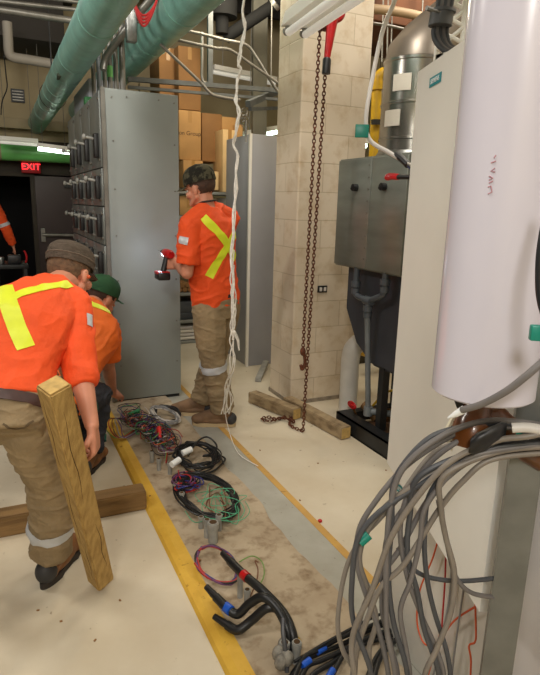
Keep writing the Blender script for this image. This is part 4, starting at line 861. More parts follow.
# debris
for i, (x, y) in enumerate(((61, 621), (150, 500), (320, 521), (318, 463), (95, 640), (120, 600), (38, 610), (200, 565), (300, 500), (386, 470), (180, 503), (260, 450))):
    if i == 2: continue
    p = pz(x, y, .003); o = obj('wood_chip', bx(p.x - .005, p.x + .005, p.y - .003, p.y + .003, 0.0005 if not .6 < p.x < 1.1 else .0225, .004 if not .6 < p.x < 1.1 else .028, rot=i), cardboard_d, smooth=False); tag(o, 'tiny brown chip of debris on the pale floor', 'debris', 'debris chips')
p = pz(320, 521, .005); o = obj('red_stopper', B().lathe(p + V((0, 0, -.004)), [(.010, 0), (.011, .008), (.006, .012)], 10), red_paint); tag(o, 'tiny red plastic cap on the floor right of the orange line', 'debris')
# ================================================================== ROPE
t = thing('white_rope', 'white twisted rope hanging from the ceiling in front of the standing worker', 'rope', py_(237, 100, 3.3))
ctr = [py_(243, -40, 3.25), py_(243, 0, 3.25), py_(244, 30, 3.25), py_(239, 60, 3.2), py_(240, 72, 3.2), py_(235.5, 95, 3.2), py_(239, 115, 3.15), py_(234, 140, 3.15), py_(237, 160, 3.1), py_(235, 200, 3.05), py_(232, 250, 3.0), py_(233, 290, 3.0), py_(233, 340, 3.05)]
cs = smoothp(ctr, 8)
obj('main_strand', B().tube([p + V((.006 * math.cos(i * .8), .006 * math.sin(i * .8), 0)) for i, p in enumerate(cs)], [.007 + .003 * (i % 7 == 0) for i in range(len(cs))], 7), rope_m, t)
obj('second_strand', B().tube([p + V((-.008 * math.cos(i * .55), .008 * math.sin(i * .55), 0)) for i, p in enumerate(cs)], .004, 7), rope_m, t)
rr = random.Random(8)
for k in range(4):
    st = [py_(233 + rr.uniform(-2, 2), y, 3.0) + V((rr.uniform(-.015, .015), 0, 0)) for y in range(250, 371, 15)] + [py_(229 + rr.uniform(-6, 4), 385, 3.1), py_(228 + rr.uniform(-6, 6), 400, 3.15), py_(226 + rr.uniform(-5, 4), 414, 3.2), py_(227 + rr.uniform(-3, 5), 395, 3.15), py_(231, 380, 3.1)]
    obj('loose_strand', B().tube(smoothp(st[k % 2:], 5), .0035, 5), rope_m, t)
obj('loose_strand', B().tube(smoothp([py_(226, 405, 3.15), py_(226, 418, 3.2), pz(232, 440, .03), pz(240, 455, .02), pz(258, 466, .012)], 6), .0025, 5), rope_m, t)
obj('knot', B().limb([py_(234, 332, 3.0), py_(238, 340, 3.0), py_(239, 350, 3.0)], [.012, .009, .004]), rope_m, t)
# ================================================================== PEOPLE
def remesh(b, name, m, parent, vox, sm=6, disp=None, merge=True):
    bm = b.bm; me = bpy.data.meshes.new(name); bmesh.ops.recalc_face_normals(bm, faces=bm.faces); bm.to_mesh(me); bm.free()
    o = bpy.data.objects.new(name, me); C.objects.link(o)
    r = o.modifiers.new('r', 'REMESH'); r.mode = 'VOXEL'; r.voxel_size = vox
    s = o.modifiers.new('s', 'SMOOTH'); s.factor = .5; s.iterations = sm
    dg = bpy.context.evaluated_depsgraph_get(); m2 = bpy.data.meshes.new_from_object(o.evaluated_get(dg)); o.modifiers.clear(); o.data = m2
    if disp:
        nrm = [v.normal.copy() for v in m2.vertices]
        for v, n_ in zip(m2.vertices, nrm): v.co += n_ * disp(v.co)
    m2.materials.clear(); m2.materials.append(m); m2.polygons.foreach_set('use_smooth', [True] * len(m2.polygons))
    bv = BVHTree.FromPolygons([v.co.copy() for v in m2.vertices], [tuple(p.vertices) for p in m2.polygons])
    attach(o, parent); return o, bv
def ribbon(pts, width, name, m, parent, bv, off=.0035, closed=False, thick=.002):
    # pts: (point, normal) list on a surface
    b = B(); n = len(pts); rows = []; K = 6
    for i, (p, nr) in enumerate(pts):
        a = pts[(i - 1) % n][0] if (closed or i) else pts[0][0]; c_ = pts[(i + 1) % n][0] if (closed or i < n - 1) else pts[-1][0]
        t_ = (c_ - a).normalized(); s = t_.cross(nr).normalized(); row = []; row2 = []
        for k in range(K + 1):
            q = p + s * width * (k / K - .5); hit = bv.find_nearest(q)
            if hit[0] is not None and (hit[0] - q).length < .03: hp_, hn = hit[0], hit[1]
            else: hp_, hn = q, nr
            if hn.dot(nr) < 0: hn = nr
            row.append(b.bm.verts.new(hp_ + hn * off)); row2.append(b.bm.verts.new(hp_ + hn * (off - thick)))
        rows.append(row + row2[::-1])
    m_ = n if closed else n - 1; W_ = len(rows[0])
    for i in range(m_):
        A, Bb = rows[i], rows[(i + 1) % n]
        for k in range(W_): b.bm.faces.new((A[k], A[(k + 1) % W_], Bb[(k + 1) % W_], Bb[k]))
    if not closed: b.bm.faces.new(rows[0]); b.bm.faces.new(rows[-1][::-1])
    return obj(name, b, m, parent)
def cam_ribbon(pix, width, name, m, parent, bv, step=2.0):
    P = []; 
    for (x0, y0), (x1, y1) in zip(pix, pix[1:]):
        n = max(1, int(math.hypot(x1 - x0, y1 - y0) / step))
        for k in range(n): P.append((x0 + (x1 - x0) * k / n, y0 + (y1 - y0) * k / n))
    P.append(pix[-1]); R = []
    for x, y in P:
        h_ = bv.ray_cast(CAM, ray(x, y).normalized())
        if h_[0] is not None:
            if R and (h_[0] - R[-1][0]).length > .08: continue
            nr = h_[1]
            if nr.dot(ray(x, y)) > 0: nr = -nr
            R.append((h_[0], nr))
    # smooth the path
    for _ in range(3):
        R = [R[0]] + [((R[i - 1][0] + R[i][0] * 2 + R[i + 1][0]) / 4, (R[i - 1][1] + R[i][1] + R[i + 1][1]).normalized()) for i in range(1, len(R) - 1)] + [R[-1]] if len(R) > 3 else R
    if len(R) > 2: return ribbon(R, width, name, m, parent, bv)
def ring_band(c_, axis, width, name, m, parent, bv, rad=.4, n=48, off=.004, a0=0, a1=2 * PI):
    axis = axis.normalized(); u = axis.orthogonal().normalized(); w = axis.cross(u); R = []
    for k in range(n):
        a = a0 + (a1 - a0) * k / n; d_ = u * math.cos(a) + w * math.sin(a); h_ = bv.ray_cast(V(c_) + d_ * rad, -d_)
        if h_[0] is not None and (h_[0] - V(c_)).length < rad: R.append((h_[0], d_))
    if len(R) > 6: return ribbon(R, width, name, m, parent, bv, off, closed=True)
def hand(b, wrist, d_, n_, sgn, curl=.5, sc=1.0, spread=.0):
    """d_: wrist to knuckles, n_: back of the hand outwards, sgn: side of the thumb"""
    d_ = V(d_).normalized(); n_ = V(n_); n_ = (n_ - d_ * n_.dot(d_)).normalized(); s = d_.cross(n_) * sgn; w = V(wrist)
    for k in range(5):
        o_ = (k - 2) * .0165 * sc; b.limb([w + s * o_ * .55, w + d_ * .045 * sc + s * o_ * .9, w + d_ * .085 * sc + s * o_], [.016 * sc, .0155 * sc, .0115 * sc], 10)
    lens = (.082, .092, .086, .066)
    for k in range(4):
        o_ = (1.5 - k) * .0225 * sc; p = w + d_ * .088 * sc + s * o_; L = lens[k] * sc; dirv = d_.copy(); pts = [p - d_ * .02, p]; 
        for j, f in enumerate((.44, .31, .25)):
            ang = curl * (.75, .95, .7)[j] * 1.0
            axis = n_.cross(dirv).normalized() if n_.cross(dirv).length > 1e-4 else s
            dirv = (Matrix.Rotation(ang * 1.0, 3, s * sgn * 1.0) @ dirv) if (Matrix.Rotation(ang, 3, s * sgn) @ dirv).dot(n_) < dirv.dot(n_) else (Matrix.Rotation(-ang, 3, s * sgn) @ dirv)
            p = p + dirv * L * f; pts.append(p)
        b.limb(pts, [.0095 * sc, .0088 * sc, .0083 * sc, .0078 * sc, .0066 * sc], 10)
    tp = w + d_ * .025 * sc + s * .026 * sc; t1 = tp + (s * .7 + d_ * .6 - n_ * .3 * curl).normalized() * .038 * sc; t2 = t1 + (s * .25 + d_ * .8 - n_ * .6 * curl).normalized() * .03 * sc; t3 = t2 + (d_ * .8 - n_ * .8 * curl - s * .1).normalized() * .024 * sc
    b.limb([w + d_ * .012 * sc + s * .01 * sc, tp, t1, t2, t3], [.015 * sc, .014 * sc, .0115 * sc, .010 * sc, .0078 * sc], 10)
def person(label, J, shirt, trousers, bootm, solem, hairm, capm, cap_kind, sleeve=.5, vox=.006, skinm=skin, seed=0, stocky=1.0):
    """J: joint dictionary"""
    t = thing('person', label, 'person', V((J['pelvis'].x, J['pelvis'].y, 0)))
    pel, ch_, nk, hc = J['pelvis'], J['chest'], J['neck'], J['head']
    Sh = J['side'].normalized(); Sp = J.get('hip_side', J['side']).normalized()
    Fh = J['face'].normalized(); Uh = J['hup']; Uh = (Uh - Fh * Uh.dot(Fh)).normalized(); Se = Fh.cross(Uh)
    Sl, Sr = J['shL'], J['shR']
    spine = (nk - pel).normalized(); Fc = spine.cross(Sh).normalized()
    if 'front' in J and Fc.dot(J['front']) < 0: Fc = -Fc
    st = stocky
    def torso(b, e, bottom=.06):
        w_ = (pel + ch_) / 2 + (J['bulge'] if 'bulge' in J else V((0, 0, 0)))
        up1 = (ch_ - pel).normalized(); up2 = (nk - ch_).normalized()
        f1 = up1.cross(Sp).normalized(); f1 = f1 if f1.dot(Fc) > 0 else -f1
        b.loft([(pel - up1 * bottom, Sp, f1, .165 * st + e, .115 * st + e), (pel + up1 * .02, Sp, f1, .168 * st + e, .118 * st + e), (w_, Sh.lerp(Sp, .5), f1, .158 * st + e, .115 * st + e), (w_.lerp(ch_, .55), Sh, Fc, .172 * st + e, .12 * st + e), (ch_, Sh, Fc, .182 * st + e, .125 * st + e), (ch_.lerp(nk, .5), Sh, Fc, .165 * st + e, .11 * st + e), (ch_.lerp(nk, .85), Sh, Fc, .10 + e, .075 + e), (nk, Sh, Fc, .065 + e, .06 + e)], 28)
        for S_ in (Sl, Sr): b.limb([S_.lerp(nk, .75), S_.lerp(nk, .4), S_], [.055 + e, .062 + e, .066 + e]); b.limb([S_, S_.lerp(ch_, .5)], [.06 + e, .09 + e])
    # body
    b = B(); torso(b, -.018)
    for s_, (S_, E_, W_) in (('L', (Sl, J['elL'], J['wrL'])), ('R', (Sr, J['elR'], J['wrR']))):
        b.limb([S_, S_.lerp(E_, .5), E_, E_.lerp(W_, .3), E_.lerp(W_, .75), W_], [.050, .048, .040, .040, .030, .0245])
        hd = J['hand' + s_]; hand(b, W_, hd[0], hd[1], hd[2], hd[3])
    for s_ in 'LR':
        H_, K_, A_ = J['hip' + s_], J['kn' + s_], J['an' + s_]; b.limb([H_, H_.lerp(K_, .5), K_, K_.lerp(A_, .35), A_], [.075, .068, .05, .05, .036])
    b.limb([nk - spine * .05, nk.lerp(hc - Uh * .05, .5), hc - Uh * .04 - Fh * .01], [.062, .056, .058])
    AX = (Se, Fh, Uh)
    def hp(s, f, u): return hc + Se * s + Fh * f + Uh * u
    b.ell(hp(0, -.008, .022), AX, (.075, .096, .092)); b.ell(hp(0, .028, -.04), AX, (.058, .064, .072)); b.ell(hp(0, .066, -.088), AX, (.03, .026, .024)); b.ell(hp(0, .098, -.035), AX, (.014, .022, .018))
    b.limb([hp(0, .088, .0), hp(0, .108, -.035)], [.010, .012], 8); b.ell(hp(0, .082, .008), AX, (.052, .016, .012)); b.ell(hp(0, .088, -.066), AX, (.024, .012, .009))
    for s in (-1, 1): b.ell(hp(s * .077, -.008, -.018), AX, (.010, .019, .032)); b.ell(hp(s * .048, .062, -.035), AX, (.02, .022, .022)); b.limb([hp(s * .06, .0, -.06), hp(s * .03, .07, -.09)], [.02, .018], 8)
    remesh(b, 'body', skinm, t, vox, 3)
    for s in (-1, 1):
        b = B(); b.ell(hp(s * .031, .077, -.008), AX, (.012, .011, .009), 2); ey = obj('eye', b, eye_m, t); b = B(); b.ell(hp(s * .031, .087, -.009), AX, (.005, .003, .005), 2); obj('iris', b, iris_m, ey)
    # hair
    b = B(); vs = b.ell(hp(0, -.01, .02), AX, (.081, .1, .096), 4)
    rm = [v for v in b.bm.verts if (v.co - hc).dot(Fh) > .035 - .25 * max(0, (v.co - hc).dot(Uh) - .03) + .0 or (v.co - hc).dot(Uh) < -.055 + .0 * (v.co - hc).dot(Fh) or (abs((v.co - hc).dot(Se)) > .06 and (v.co - hc).dot(Uh) < -.0 and (v.co - hc).dot(Fh) > -.028)]
    bmesh.ops.delete(b.bm, geom=rm, context='VERTS')
    bmesh.ops.solidify(b.bm, geom=b.bm.faces[:], thickness=.008); obj('hair', b, hairm, t)
    # cap
    cp = None
    cu = J.get('cup', Uh); cf = (Fh - cu * Fh.dot(cu)).normalized(); cs_ = cf.cross(cu); c0 = hc + cu * .035 - cf * .008
    prof = {'flat': [(1.0, -.012), (1.03, .012), (1.0, .022), (1.0, .04), (.93, .056), (.78, .07), (.5, .081), (.25, .086), (.001, .087)], 'ball': [(1.0, -.012), (1.0, .012), (.98, .035), (.9, .058), (.72, .080), (.48, .094), (.22, .1), (.001, .102)]}[cap_kind]
    b = B(); seg = 40; Rg = []
    for rr_, z_ in prof: Rg.append([b.bm.verts.new(c0 + cs_ * (.088 * rr_ * math.cos(2 * PI * k / seg)) + cf * (.110 * rr_ * math.sin(2 * PI * k / seg)) + cu * z_) for k in range(seg)])
    for A, Bb in zip(Rg, Rg[1:]):
        for k in range(seg): b.bm.faces.new((A[k], A[(k + 1) % seg], Bb[(k + 1) % seg], Bb[k]))
    bmesh.ops.solidify(b.bm, geom=b.bm.faces[:], thickness=.003)
    cp = obj('cap', b, capm, t)
    b = B(); G = []; bl = .06 if cap_kind == 'flat' else .072
    for i in range(17):
        a = PI * (.16 + .68 * i / 16); row = []
        for k in range(6):
            f = k / 5; x = .086 * math.cos(a); y = .108 * math.sin(a); yy = y + f * bl * math.sin(a) ** .6; xx = x * (1 + .02 * f)
            row.append(b.bm.verts.new(c0 + cs_ * xx + cf * yy + cu * (-.008 - .012 * f - 2.2 * xx * xx)))
        G.append(row)
    for A, Bb in zip(G, G[1:]):
        for k in range(5): b.bm.faces.new((A[k], A[k + 1], Bb[k + 1], Bb[k]))
    bmesh.ops.solidify(b.bm, geom=b.bm.faces[:], thickness=.003); obj('brim', b, capm, cp)
    if cap_kind == 'flat': obj('band', B().tube([c0 + cs_ * (.0905 * math.cos(a)) + cf * (.113 * math.sin(a)) + cu * .016 for a in [2 * PI * k / 48 for k in range(48)]], .0022, 6, closed=True), capm, cp)
    else: obj('button', B().lathe(c0 + cu * .1, [(.008, 0), (.008, .004), (.003, .006)], 12, cu), capm, cp)
    # shirt
    b = B(); torso(b, .006, J.get('hem', .05))
    for s_, (S_, E_, W_) in (('L', (Sl, J['elL'], J['wrL'])), ('R', (Sr, J['elR'], J['wrR']))):
        if sleeve > 1: e2 = E_.lerp(W_, sleeve - 1); b.tube([S_.lerp(E_, .05), S_.lerp(E_, .5), E_, E_.lerp(W_, .25), e2], [.069, .066, .058, .058, .047], 18); b.ell(E_, (V((1, 0, 0)), V((0, 1, 0)), V((0, 0, 1))), (.057, .057, .057), 2)
        else: b.tube([S_.lerp(E_, .02), S_.lerp(E_, sleeve * .6), S_.lerp(E_, sleeve)], [.07, .072, .071], 18)
    def fold(p): 
        q = p * 1.0; a = noise.noise(V((q.x * 9 + q.z * 6, q.y * 9, q.z * 17 + seed))) ; c__ = noise.noise(V((q.x * 22, q.y * 22 + q.z * 12, q.z * 30 + seed))); r_ = (1 - abs(noise.noise(V((q.x * 6 + q.z * 5, q.y * 6 - q.z * 4, q.z * 12 - q.x * 6 + seed)))) * 2.2)
        return .004 * a + .0018 * c__ + .011 * max(0, r_ - .42)
    so, sbv = remesh(b, 'shirt', shirt, t, vox, 4, fold)
    # trousers
    b = B(); up1 = (ch_ - pel).normalized(); f1 = up1.cross(Sp).normalized(); f1 = f1 if f1.dot(Fc) > 0 else -f1
    b.loft([(pel - up1 * .10, Sp, f1, .16 * st, .115 * st), (pel - up1 * .03, Sp, f1, .172 * st, .122 * st), (pel + up1 * .03, Sp, f1, .166 * st, .118 * st)], 28)
    for s_ in 'LR':
        H_, K_, A_ = J['hip' + s_], J['kn' + s_], J['an' + s_]; e_ = K_.lerp(A_, .93)
        b.limb([H_, H_.lerp(K_, .5), K_], [.098 * st, .098 * st, .082]); b.tube([K_.lerp(H_, .05), K_.lerp(A_, .4), K_.lerp(A_, .75), e_], [.08, .08, .078, .076], 18)
    def fold2(p):
        low = 1.0 if p.z < .5 else .6; a = noise.noise(V((p.x * 7, p.y * 7, p.z * 14 + seed))); r_ = 1 - abs(noise.noise(V((p.x * 7 + p.z * 3, p.y * 7, p.z * 16 + 5 + seed)))) * 2.4; r2 = 1 - abs(noise.noise(V((p.x * 14, p.y * 14 + p.z * 5, p.z * 26 + seed)))) * 2.4
        return low * (.008 * a + .014 * max(0, r_ - .4) + .006 * max(0, r2 - .4))
    to, tbv = remesh(b, 'trousers', trousers, t, vox, 4, fold2)
    # boots
    for s_ in 'LR':
        A_ = J['an' + s_]; fd = J['ft' + s_].normalized(); fs = fd.cross(V((0, 0, 1))); g = V((A_.x, A_.y, J.get('fz' + s_, 0))); Z = V((0, 0, 1))
        b = B(); b.limb([V((A_.x, A_.y, g.z + .16)), g + Z * .09 - fd * .005], [.052, .05]); b.ell(g - fd * .035 + Z * .055, (fs, fd, Z), (.042, .05, .045)); b.limb([g + Z * .10 + fd * .02, g + Z * .07 + fd * .10, g + Z * .052 + fd * .165], [.048, .044, .038]); b.ell(g + Z * .048 + fd * .17, (fs, fd, Z), (.05, .055, .036)); b.ell(g + Z * .045 + fd * .07, (fs, fd, Z), (.046, .12, .03))
        bo_, bbv = remesh(b, 'boot', bootm, t, .006, 4)
        b = B(); pts = []
        for k in range(28):
            a = 2 * PI * k / 28; x = math.cos(a); y = math.sin(a); w = .046 + .004 * y - (.01 if abs(y) < .3 else 0); pts.append(g + fs * (w * x) + fd * (.068 + .152 * y))
        b.prism([p + Z * .0 for p in pts], (0, 0, .028)); obj('sole', b, solem, bo_)
        if bootm is boot_tan: b = B(); b.ell(g - fd * .045 + Z * .055, (fs, fd, Z), (.044, .046, .045)); obj('heel_counter', b, boot_dark, bo_)
        b = B()
        for k in range(4):
            q = g + fd * (.06 + .028 * k) + Z * (.118 - .014 * k); b.tube(smoothp([q - fs * .028 - Z * .012, q + Z * .003, q + fs * .028 - Z * .012], 4), .003, 6)
        obj('laces', b, sole_m, bo_)
        if bootm is boot_brown:
            b = B(); b.ell(g - fd * .045 + Z * .06, (fs, fd, Z), (.043, .045, .05)); obj('heel_counter', b, boot_dark, bo_)
    return t, so, sbv, to, tbv, dict(hp=hp, c0=c0, cu=cu, cf=cf, cs=cs_, cap=cp)
# ---- nearest worker (left), leaning over, right hand on the post
J = {}
J['pelvis'] = py_(1, 407, 1.95); J['chest'] = py_(22, 326, 2.13); J['neck'] = py_(50, 286, 2.27)
J['head'] = py_(70, 272, 2.45); J['side'] = V((.97, -.14, -.20)); J['hip_side'] = V((.98, -.15, 0)); J['front'] = V((.2, 1, -.6)); J['hem'] = -.012
J['shR'] = py_(73, 307, 2.20); J['shL'] = J['chest'] * 2 - J['shR'] + V((-.0, .02, .22)); J['shL'] = J['neck'] + (J['neck'] - J['shR']) * .85 + V((0, 0, -.12))
J['elR'] = py_(79, 366, 2.06); J['wrR'] = py_(92, 426, 1.90)
J['elL'] = J['shL'] + V((-.08, .18, -.23)); J['wrL'] = J['elL'] + V((.12, .2, -.12))
J['face'] = V((.55, .68, -.40)); J['hup'] = V((.2, .3, 1)); 
J['handR'] = (V((.08, -.12, -1)), V((.9, -.30, .1)), 1, 1.25); J['handL'] = (V((.5, .6, -.4)), V((0, .3, 1)), 1, .5)
J['hipR'] = py_(28, 428, 1.98); J['knR'] = py_(50, 482, 2.10); J['anR'] = V((.10, 2.19, .10))
J['hipL'] = J['hipR'] + V((-.21, .03, 0)); J['knL'] = V((-.25, 2.2, .46)); J['anL'] = V((-.36, 2.22, .1))
J['ftR'] = V((.55, .83, 0)); J['ftL'] = V((-.1, 1, 0))
t, so, sbv, to, tbv, hx = person('worker leaning over nearest the camera in orange shirt and brown cap holding the post', J, orange_cloth, khaki, boot_brown, sole_m, hair_l, cap_brown, 'flat', 1.34, .004, stocky=.9)
cam_ribbon([(-8, 258), (2, 280), (9, 305), (17, 328), (26, 348)], .058, 'reflective_stripe', lime, so, sbv)
cam_ribbon([(-20, 310), (0, 302), (20, 294), (45, 287), (70, 284)], .034, 'reflective_stripe', lime, so, sbv)
cam_ribbon([(89.5, 314), (90, 326)], .03, 'silver_patch', silver, so, sbv)
ax_ = (J['anR'] - J['knR']); ring_band(J['knR'].lerp(J['anR'], .60), ax_, .045, 'reflective_band', silver, to, tbv, .16)
ax_ = (J['anL'] - J['knL']); ring_band(J['knL'].lerp(J['anL'], .60), ax_, .045, 'reflective_band', silver, to, tbv, .16)
up1 = (J['chest'] - J['pelvis']).normalized(); bl_ = ring_band(J['pelvis'] + up1 * .006, up1, .036, 'belt', leather, to, tbv, .5, 64, .008)
cam_ribbon([(3, 424), (12, 429), (22, 428), (33, 421)], .006, 'pocket_edge', mat('seam_brown', (96, 80, 58), .9), to, tbv)
b = B(); h_ = hx; 
obj('earplug', B().limb([hx['hp'](.083, -.004, -.02), hx['hp'](.09, -.004, -.02)], [.006, .008]), wires['orange'], t)
for s in (1, -1): pass
b = B(); b.tube(smoothp([hx['hp'](.082, -.02, -.005), hx['hp'](.08, .04, 0), hx['hp'](.07, .09, -.005), hx['hp'](0, .112, -.005), hx['hp'](-.07, .09, -.005), hx['hp'](-.08, .04, 0), hx['hp'](-.082, -.02, -.005)], 5), .003, 6); obj('safety_glasses', b, black_plastic, t)
# ---- crouching worker in green cap
J = {}
J['pelvis'] = V((.20, 3.02, .50)); J['chest'] = py_(86, 338, 3.30); J['neck'] = py_(91, 304, 3.42)
J['head'] = py_(102, 297, 3.50); J['side'] = V((.93, -.35, -.12)); J['front'] = V((.4, .8, -.5)); J['hem'] = .08
J['shR'] = py_(109, 332, 3.34); J['shL'] = py_(66, 310, 3.56)
J['elR'] = py_(108, 366, 3.36); J['wrR'] = py_(113, 394, 3.62); J['elL'] = J['shL'] + V((.05, .15, -.22)); J['wrL'] = J['elL'] + V((.16, .12, -.10))
J['face'] = V((.55, .45, -.75)); J['hup'] = V((.6, .35, .8)); J['cup'] = V((.45, .15, 1)).normalized()
J['handR'] = (V((.55, .7, -.25)), V((.3, -.5, .8)), -1, .6); J['handL'] = (V((.6, .5, -.4)), V((0, .3, 1)), 1, .5)
J['hipR'] = J['pelvis'] + V((.10, -.02, -.03)); J['knR'] = py_(97, 396, 3.25); J['anR'] = V((.36, 3.08, .1))
J['hipL'] = J['pelvis'] + V((-.10, .04, -.03)); J['knL'] = V((.22, 3.48, .50)); J['anL'] = V((.12, 3.3, .1)); J['ftR'] = V((.5, .8, 0)); J['ftL'] = V((.5, .8, 0))
t, so, sbv, to, tbv, hx = person('worker in green cap and navy trousers crouching at the switchgear foot', J, mat('amber_orange_cloth', (236, 108, 26), .75, 0, .06, 9, .25, 90), navy, boot_brown, sole_m, hair_m, cap_green, 'ball', .82, .006, seed=4)
cam_ribbon([(88, 303), (95, 305), (104, 309), (112, 314)], .036, 'reflective_stripe', lime, so, sbv)
cam_ribbon([(91, 334), (91, 345), (91, 356)], .03, 'reflective_stripe', lime, so, sbv)
q = hx['c0'] - hx['cf'] * .1 + hx['cu'] * .045; 
obj('cap_emblem', B().lathe(q + hx['cf'] * .004 , [(.017, 0), (.017, .006)], 20, -hx['cf']), mat('emblem_cream', (206, 206, 170), .6), hx['cap'])
ring_band(J['pelvis'] + (J['chest'] - J['pelvis']).normalized() * .03, (J['chest'] - J['pelvis']), .05, 'waistband', mat('teal_waistband', (38, 104, 92), .7), to, tbv, .5, 48, .014)
# ---- standing worker with drill
J = {}
J['pelvis'] = py_(216, 301, 3.50); J['chest'] = py_(209, 236, 3.47); J['neck'] = py_(207, 207, 3.46)
J['head'] = py_(200, 187, 3.50); J['side'] = V((.80, .60, -.02)); J['hip_side'] = V((.82, .57, 0)); J['front'] = V((-.6, .8, 0)); J['hem'] = .02
J['shL'] = py_(190, 226, 3.36); J['shR'] = py_(229, 219, 3.63)
J['elL'] = py_(187, 273, 3.36); J['wrL'] = py_(177, 264, 3.60)
J['elR'] = J['shR'] + V((-.06, .16, -.24)); J['wrR'] = J['elR'] + V((-.20, .04, -.10))
J['face'] = V((-.58, .78, -.26)); J['hup'] = V((-.15, .1, 1))
J['handL'] = (V((-.45, .85, .05)), V((-.75, -.6, .1)), 1, 1.0); J['handR'] = (V((-.9, .3, 0)), V((0, .3, 1)), -1, .4)
J['hipL'] = J['pelvis'] + V((-.075, -.06, -.04)); J['hipR'] = J['pelvis'] + V((.085, .05, -.04))
J['knL'] = py_(212, 357, 3.42); J['knR'] = py_(214, 357, 3.62); J['anL'] = V((1.315, 3.44, .1)); J['anR'] = V((1.235, 3.70, .1))
J['ftL'] = V((-.85, .42, 0)); J['ftR'] = V((-.9, .4, 0)); J['fzL'] = .004; J['fzR'] = .004
t, so, sbv, to, tbv, hx = person('standing worker with a camouflage cap and crossed stripes drilling into the grey panel', J, orange_cloth, khaki, boot_tan, sole_tan, hair_m, camo, 'ball', .80, .0055, seed=9, stocky=1.08)
cam_ribbon([(203, 217), (211, 225), (221, 235), (228, 245), (237, 262), (240, 278)], .056, 'reflective_stripe', lime, so, sbv)
cam_ribbon([(209, 277), (216, 264), (224, 252), (230, 242), (237, 228)], .056, 'reflective_stripe', lime, so, sbv)
cam_ribbon([(179, 239.5), (188, 241.5)], .045, 'silver_patch', silver, so, sbv)
for s_ in 'LR': ring_band(J['kn' + s_].lerp(J['an' + s_], .17), J['an' + s_] - J['kn' + s_], .05, 'reflective_band', silver, to, tbv, .13 if s_ == 'L' else .12)
obj('lanyard', B().tube(smoothp([hx['hp'](-.05, .02, -.105), hx['hp'](-.06, -.03, -.10), hx['hp'](0, -.085, -.105), hx['hp'](.06, -.04, -.10), hx['hp'](.05, .04, -.11)], 6), .006, 8), black_plastic, t)
q = py_(228, 296, 3.37); obj('belt_clip', bx(q.x - .03, q.x + .03, q.y - .01, q.y + .03, q.z - .012, q.z + .012, bev=.004), black_plastic, to)
# drill
W_ = J['wrL'] + V((-.04, .085, .005)); 
dl = thing('cordless_drill', 'red and black cordless drill pressed against the grey panel', 'drill', W_)
dz = V((-.1, .99, .05)).normalized(); hh = V((-.28, -.1, -1)).normalized()
top = W_ + V((.0, 0, .055)); 
obj('motor_housing', B().tube([top - dz * .07, top - dz * .05, top + dz * .03, top + dz * .05], [.022, .030, .030, .024], 16), red_paint, dl)
obj('chuck', B().tube([top + dz * .05, top + dz * .08, top + dz * .105], [.02, .019, .012], 14), black_plastic, dl)
obj('bit', B().cyl(top + dz * .1, top + dz * .17, .004, 6), conduit, dl)
obj('handle', B().tube([top, top + hh * .07, top + hh * .12], [.020, .018, .02], 12), black_rubber, dl)
bt = top + hh * .145; bb = B(); bb.box(bt.x - .042, bt.x + .042, bt.y - .055, bt.y + .055, bt.z - .03, bt.z + .02, bev=.012); obj('battery', bb, black_plastic, dl)
bb = B(); bb.box(bt.x - .044, bt.x + .044, bt.y - .04, bt.y + .05, bt.z + .005, bt.z + .026, bev=.008); obj('battery_trim', bb, red_paint, dl)
bb = B(); lp = top + dz * .05 + V((0, 0, -.03)); bb.ell(lp, (V((1, 0, 0)), V((0, 1, 0)), V((0, 0, 1))), (.006, .004, .006), 2); obj('work_light', bb, led_on, dl)
ll = bpy.data.lights.new('drill_lamp', 'POINT'); ll.energy = 1.2; ll.color = (.7, .82, 1); ll.shadow_soft_size = .01; lo_ = bpy.data.objects.new('drill_lamp', ll); C.objects.link(lo_); lo_.location = lp + dz * .03 + V((-.02, .02, 0))
# ---- far worker at the left edge
J = {}; bx0 = V((-.02, 7.6, 0))
ex = py_(-24, 200, 7.6); bx0 = V((ex.x, 7.6, 0))
J['pelvis'] = bx0 + V((0, 0, .95)); J['chest'] = bx0 + V((0, .02, 1.26)); J['neck'] = bx0 + V((0, .04, 1.47)); J['head'] = bx0 + V((0, .08, 1.62)); J['side'] = V((1, 0, 0)); J['front'] = V((0, 1, 0))
J['shR'] = bx0 + V((.19, .02, 1.40)); J['shL'] = bx0 + V((-.19, .02, 1.40)); J['elR'] = bx0 + V((.29, .02, 1.15)); J['wrR'] = bx0 + V((.36, .12, .93)); J['elL'] = bx0 + V((-.27, .0, 1.12)); J['wrL'] = bx0 + V((-.25, .15, .92))
J['face'] = V((0, 1, -.1)); J['hup'] = V((0, .1, 1)); J['handR'] = (V((.2, .1, -1)), V((1, 0, 0)), -1, .4); J['handL'] = (V((0, .1, -1)), V((-1, 0, 0)), 1, .4)
J['hipR'] = bx0 + V((.09, 0, .9)); J['hipL'] = bx0 + V((-.09, 0, .9)); J['knR'] = bx0 + V((.1, .03, .5)); J['knL'] = bx0 + V((-.1, .03, .5)); J['anR'] = bx0 + V((.11, 0, .1)); J['anL'] = bx0 + V((-.11, 0, .1)); J['ftR'] = V((.1, 1, 0)); J['ftL'] = V((-.1, 1, 0))
t, so, sbv, to, tbv, hx = person('far worker whose orange sleeve shows at the left edge before the dark doorway', J, orange_cloth, navy, boot_brown, sole_m, hair_m, cap_brown, 'ball', 1.9, .009, seed=2)
ring_band(J['elR'].lerp(J['shR'], .15), J['shR'] - J['elR'], .04, 'reflective_band', silver, so, sbv, .12)
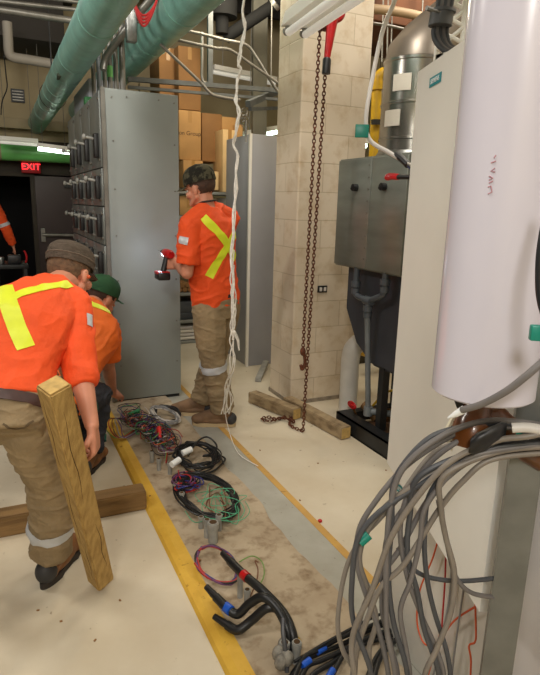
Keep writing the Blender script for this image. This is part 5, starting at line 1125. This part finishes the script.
# tool cart in the gloom
tc_ = py_(12, 262, 6.4)
t = thing('tool_cart', 'dark cart loaded with tools in the shadow beyond the nearest worker', 'cart', (tc_.x, 6.5, 0))
zc = tc_.z - .02
b = B(); b.box(tc_.x - .5, tc_.x + .15, 6.3, 6.75, zc - .04, zc, bev=.006); obj('tray', b, dark_metal, t)
for sx_ in (-.47, .12):
    for sy_ in (6.33, 6.72): obj('leg', bx(tc_.x + sx_ - .015, tc_.x + sx_ + .015, sy_ - .015, sy_ + .015, 0, zc - .03), dark_metal, t)
for i, (dx, m, nm, lb) in enumerate(((-.10, galv, 'hole_saw', 'small shiny metal cup on the dark tool cart'), (-.0, black_plastic, 'tool_case', 'black tool case on the dark tool cart'))):
    b = B(); p = V((tc_.x + dx, 6.42, zc + .001))
    if i == 0: b.lathe(p, [(.03, 0), (.035, .06), (.03, .07)], 14)
    else: b.box(p.x - .04, p.x + .09, p.y - .03, p.y + .08, zc + .001, zc + .09, bev=.012)
    o = obj(nm, b, m); tag(o, lb, 'tool')
for i, dx in enumerate((.13, -.16)):
    p = V((tc_.x + dx, 6.40, zc + .012)); o = obj('red_grip_pliers', B().tube(smoothp([p, p + V((.012, 0, .05)), p + V((.004, .01, .10)), p + V((-.01, .02, .12))], 4), .009, 8), red_paint); tag(o, ['red handled tool at the right end of the dark cart', 'red handled tool at the left of the dark cart'][i], 'tool', 'red handled tools')
# ================================================================== LIGHTS
def area(name, loc, size, energy, colr=(1, .93, .82), rot=(0, 0, 0), sy=None):
    l = bpy.data.lights.new(name, 'AREA'); l.energy = energy; l.color = colr; l.size = size
    if sy: l.shape = 'RECTANGLE'; l.size_y = sy
    o = bpy.data.objects.new(name, l); C.objects.link(o); o.location = loc; o.rotation_euler = rot; return o
def lamp(name, loc, energy, colr=(1, .93, .82), r=.3):
    l = bpy.data.lights.new(name, 'POINT'); l.energy = energy; l.color = colr; l.shadow_soft_size = r
    o = bpy.data.objects.new(name, l); C.objects.link(o); o.location = loc; return o
lamp('ceiling_lamp_near', (-.5, 1.0, 3.8), 110, (1, .95, .87))
lamp('ceiling_lamp_left', (-1.6, 3.4, 3.3), 110, (1, .94, .85))
lamp('ceiling_lamp_middle', (1.5, 2.2, 4.0), 130, (1, .94, .84))
lamp('ceiling_lamp_right', (3.2, 1.3, 3.8), 70, (1, .93, .82))
lamp('ceiling_lamp_shelves', (1.9, 4.7, 3.3), 75, (1, .88, .66))
lamp('fill_light_behind', (-.9, -1.4, 2.9), 190, (1, .97, .92))  # unseen fill added behind the camera to brighten upright surfaces
lamp('ceiling_lamp_far', (-.6, 7.0, 3.8), 8, (1, .95, .85))
lamp('ceiling_lamp_back_right', (3.6, 3.7, 3.6), 60, (1, .9, .75))
w = bpy.data.worlds.new('w'); bpy.context.scene.world = w; w.use_nodes = True
w.node_tree.nodes['Background'].inputs[0].default_value = (.9, .88, .85, 1); w.node_tree.nodes['Background'].inputs[1].default_value = .16
vs = bpy.context.scene.view_settings; vs.view_transform = 'Standard'; vs.look = 'None'; vs.gamma = 1; vs.exposure = .25
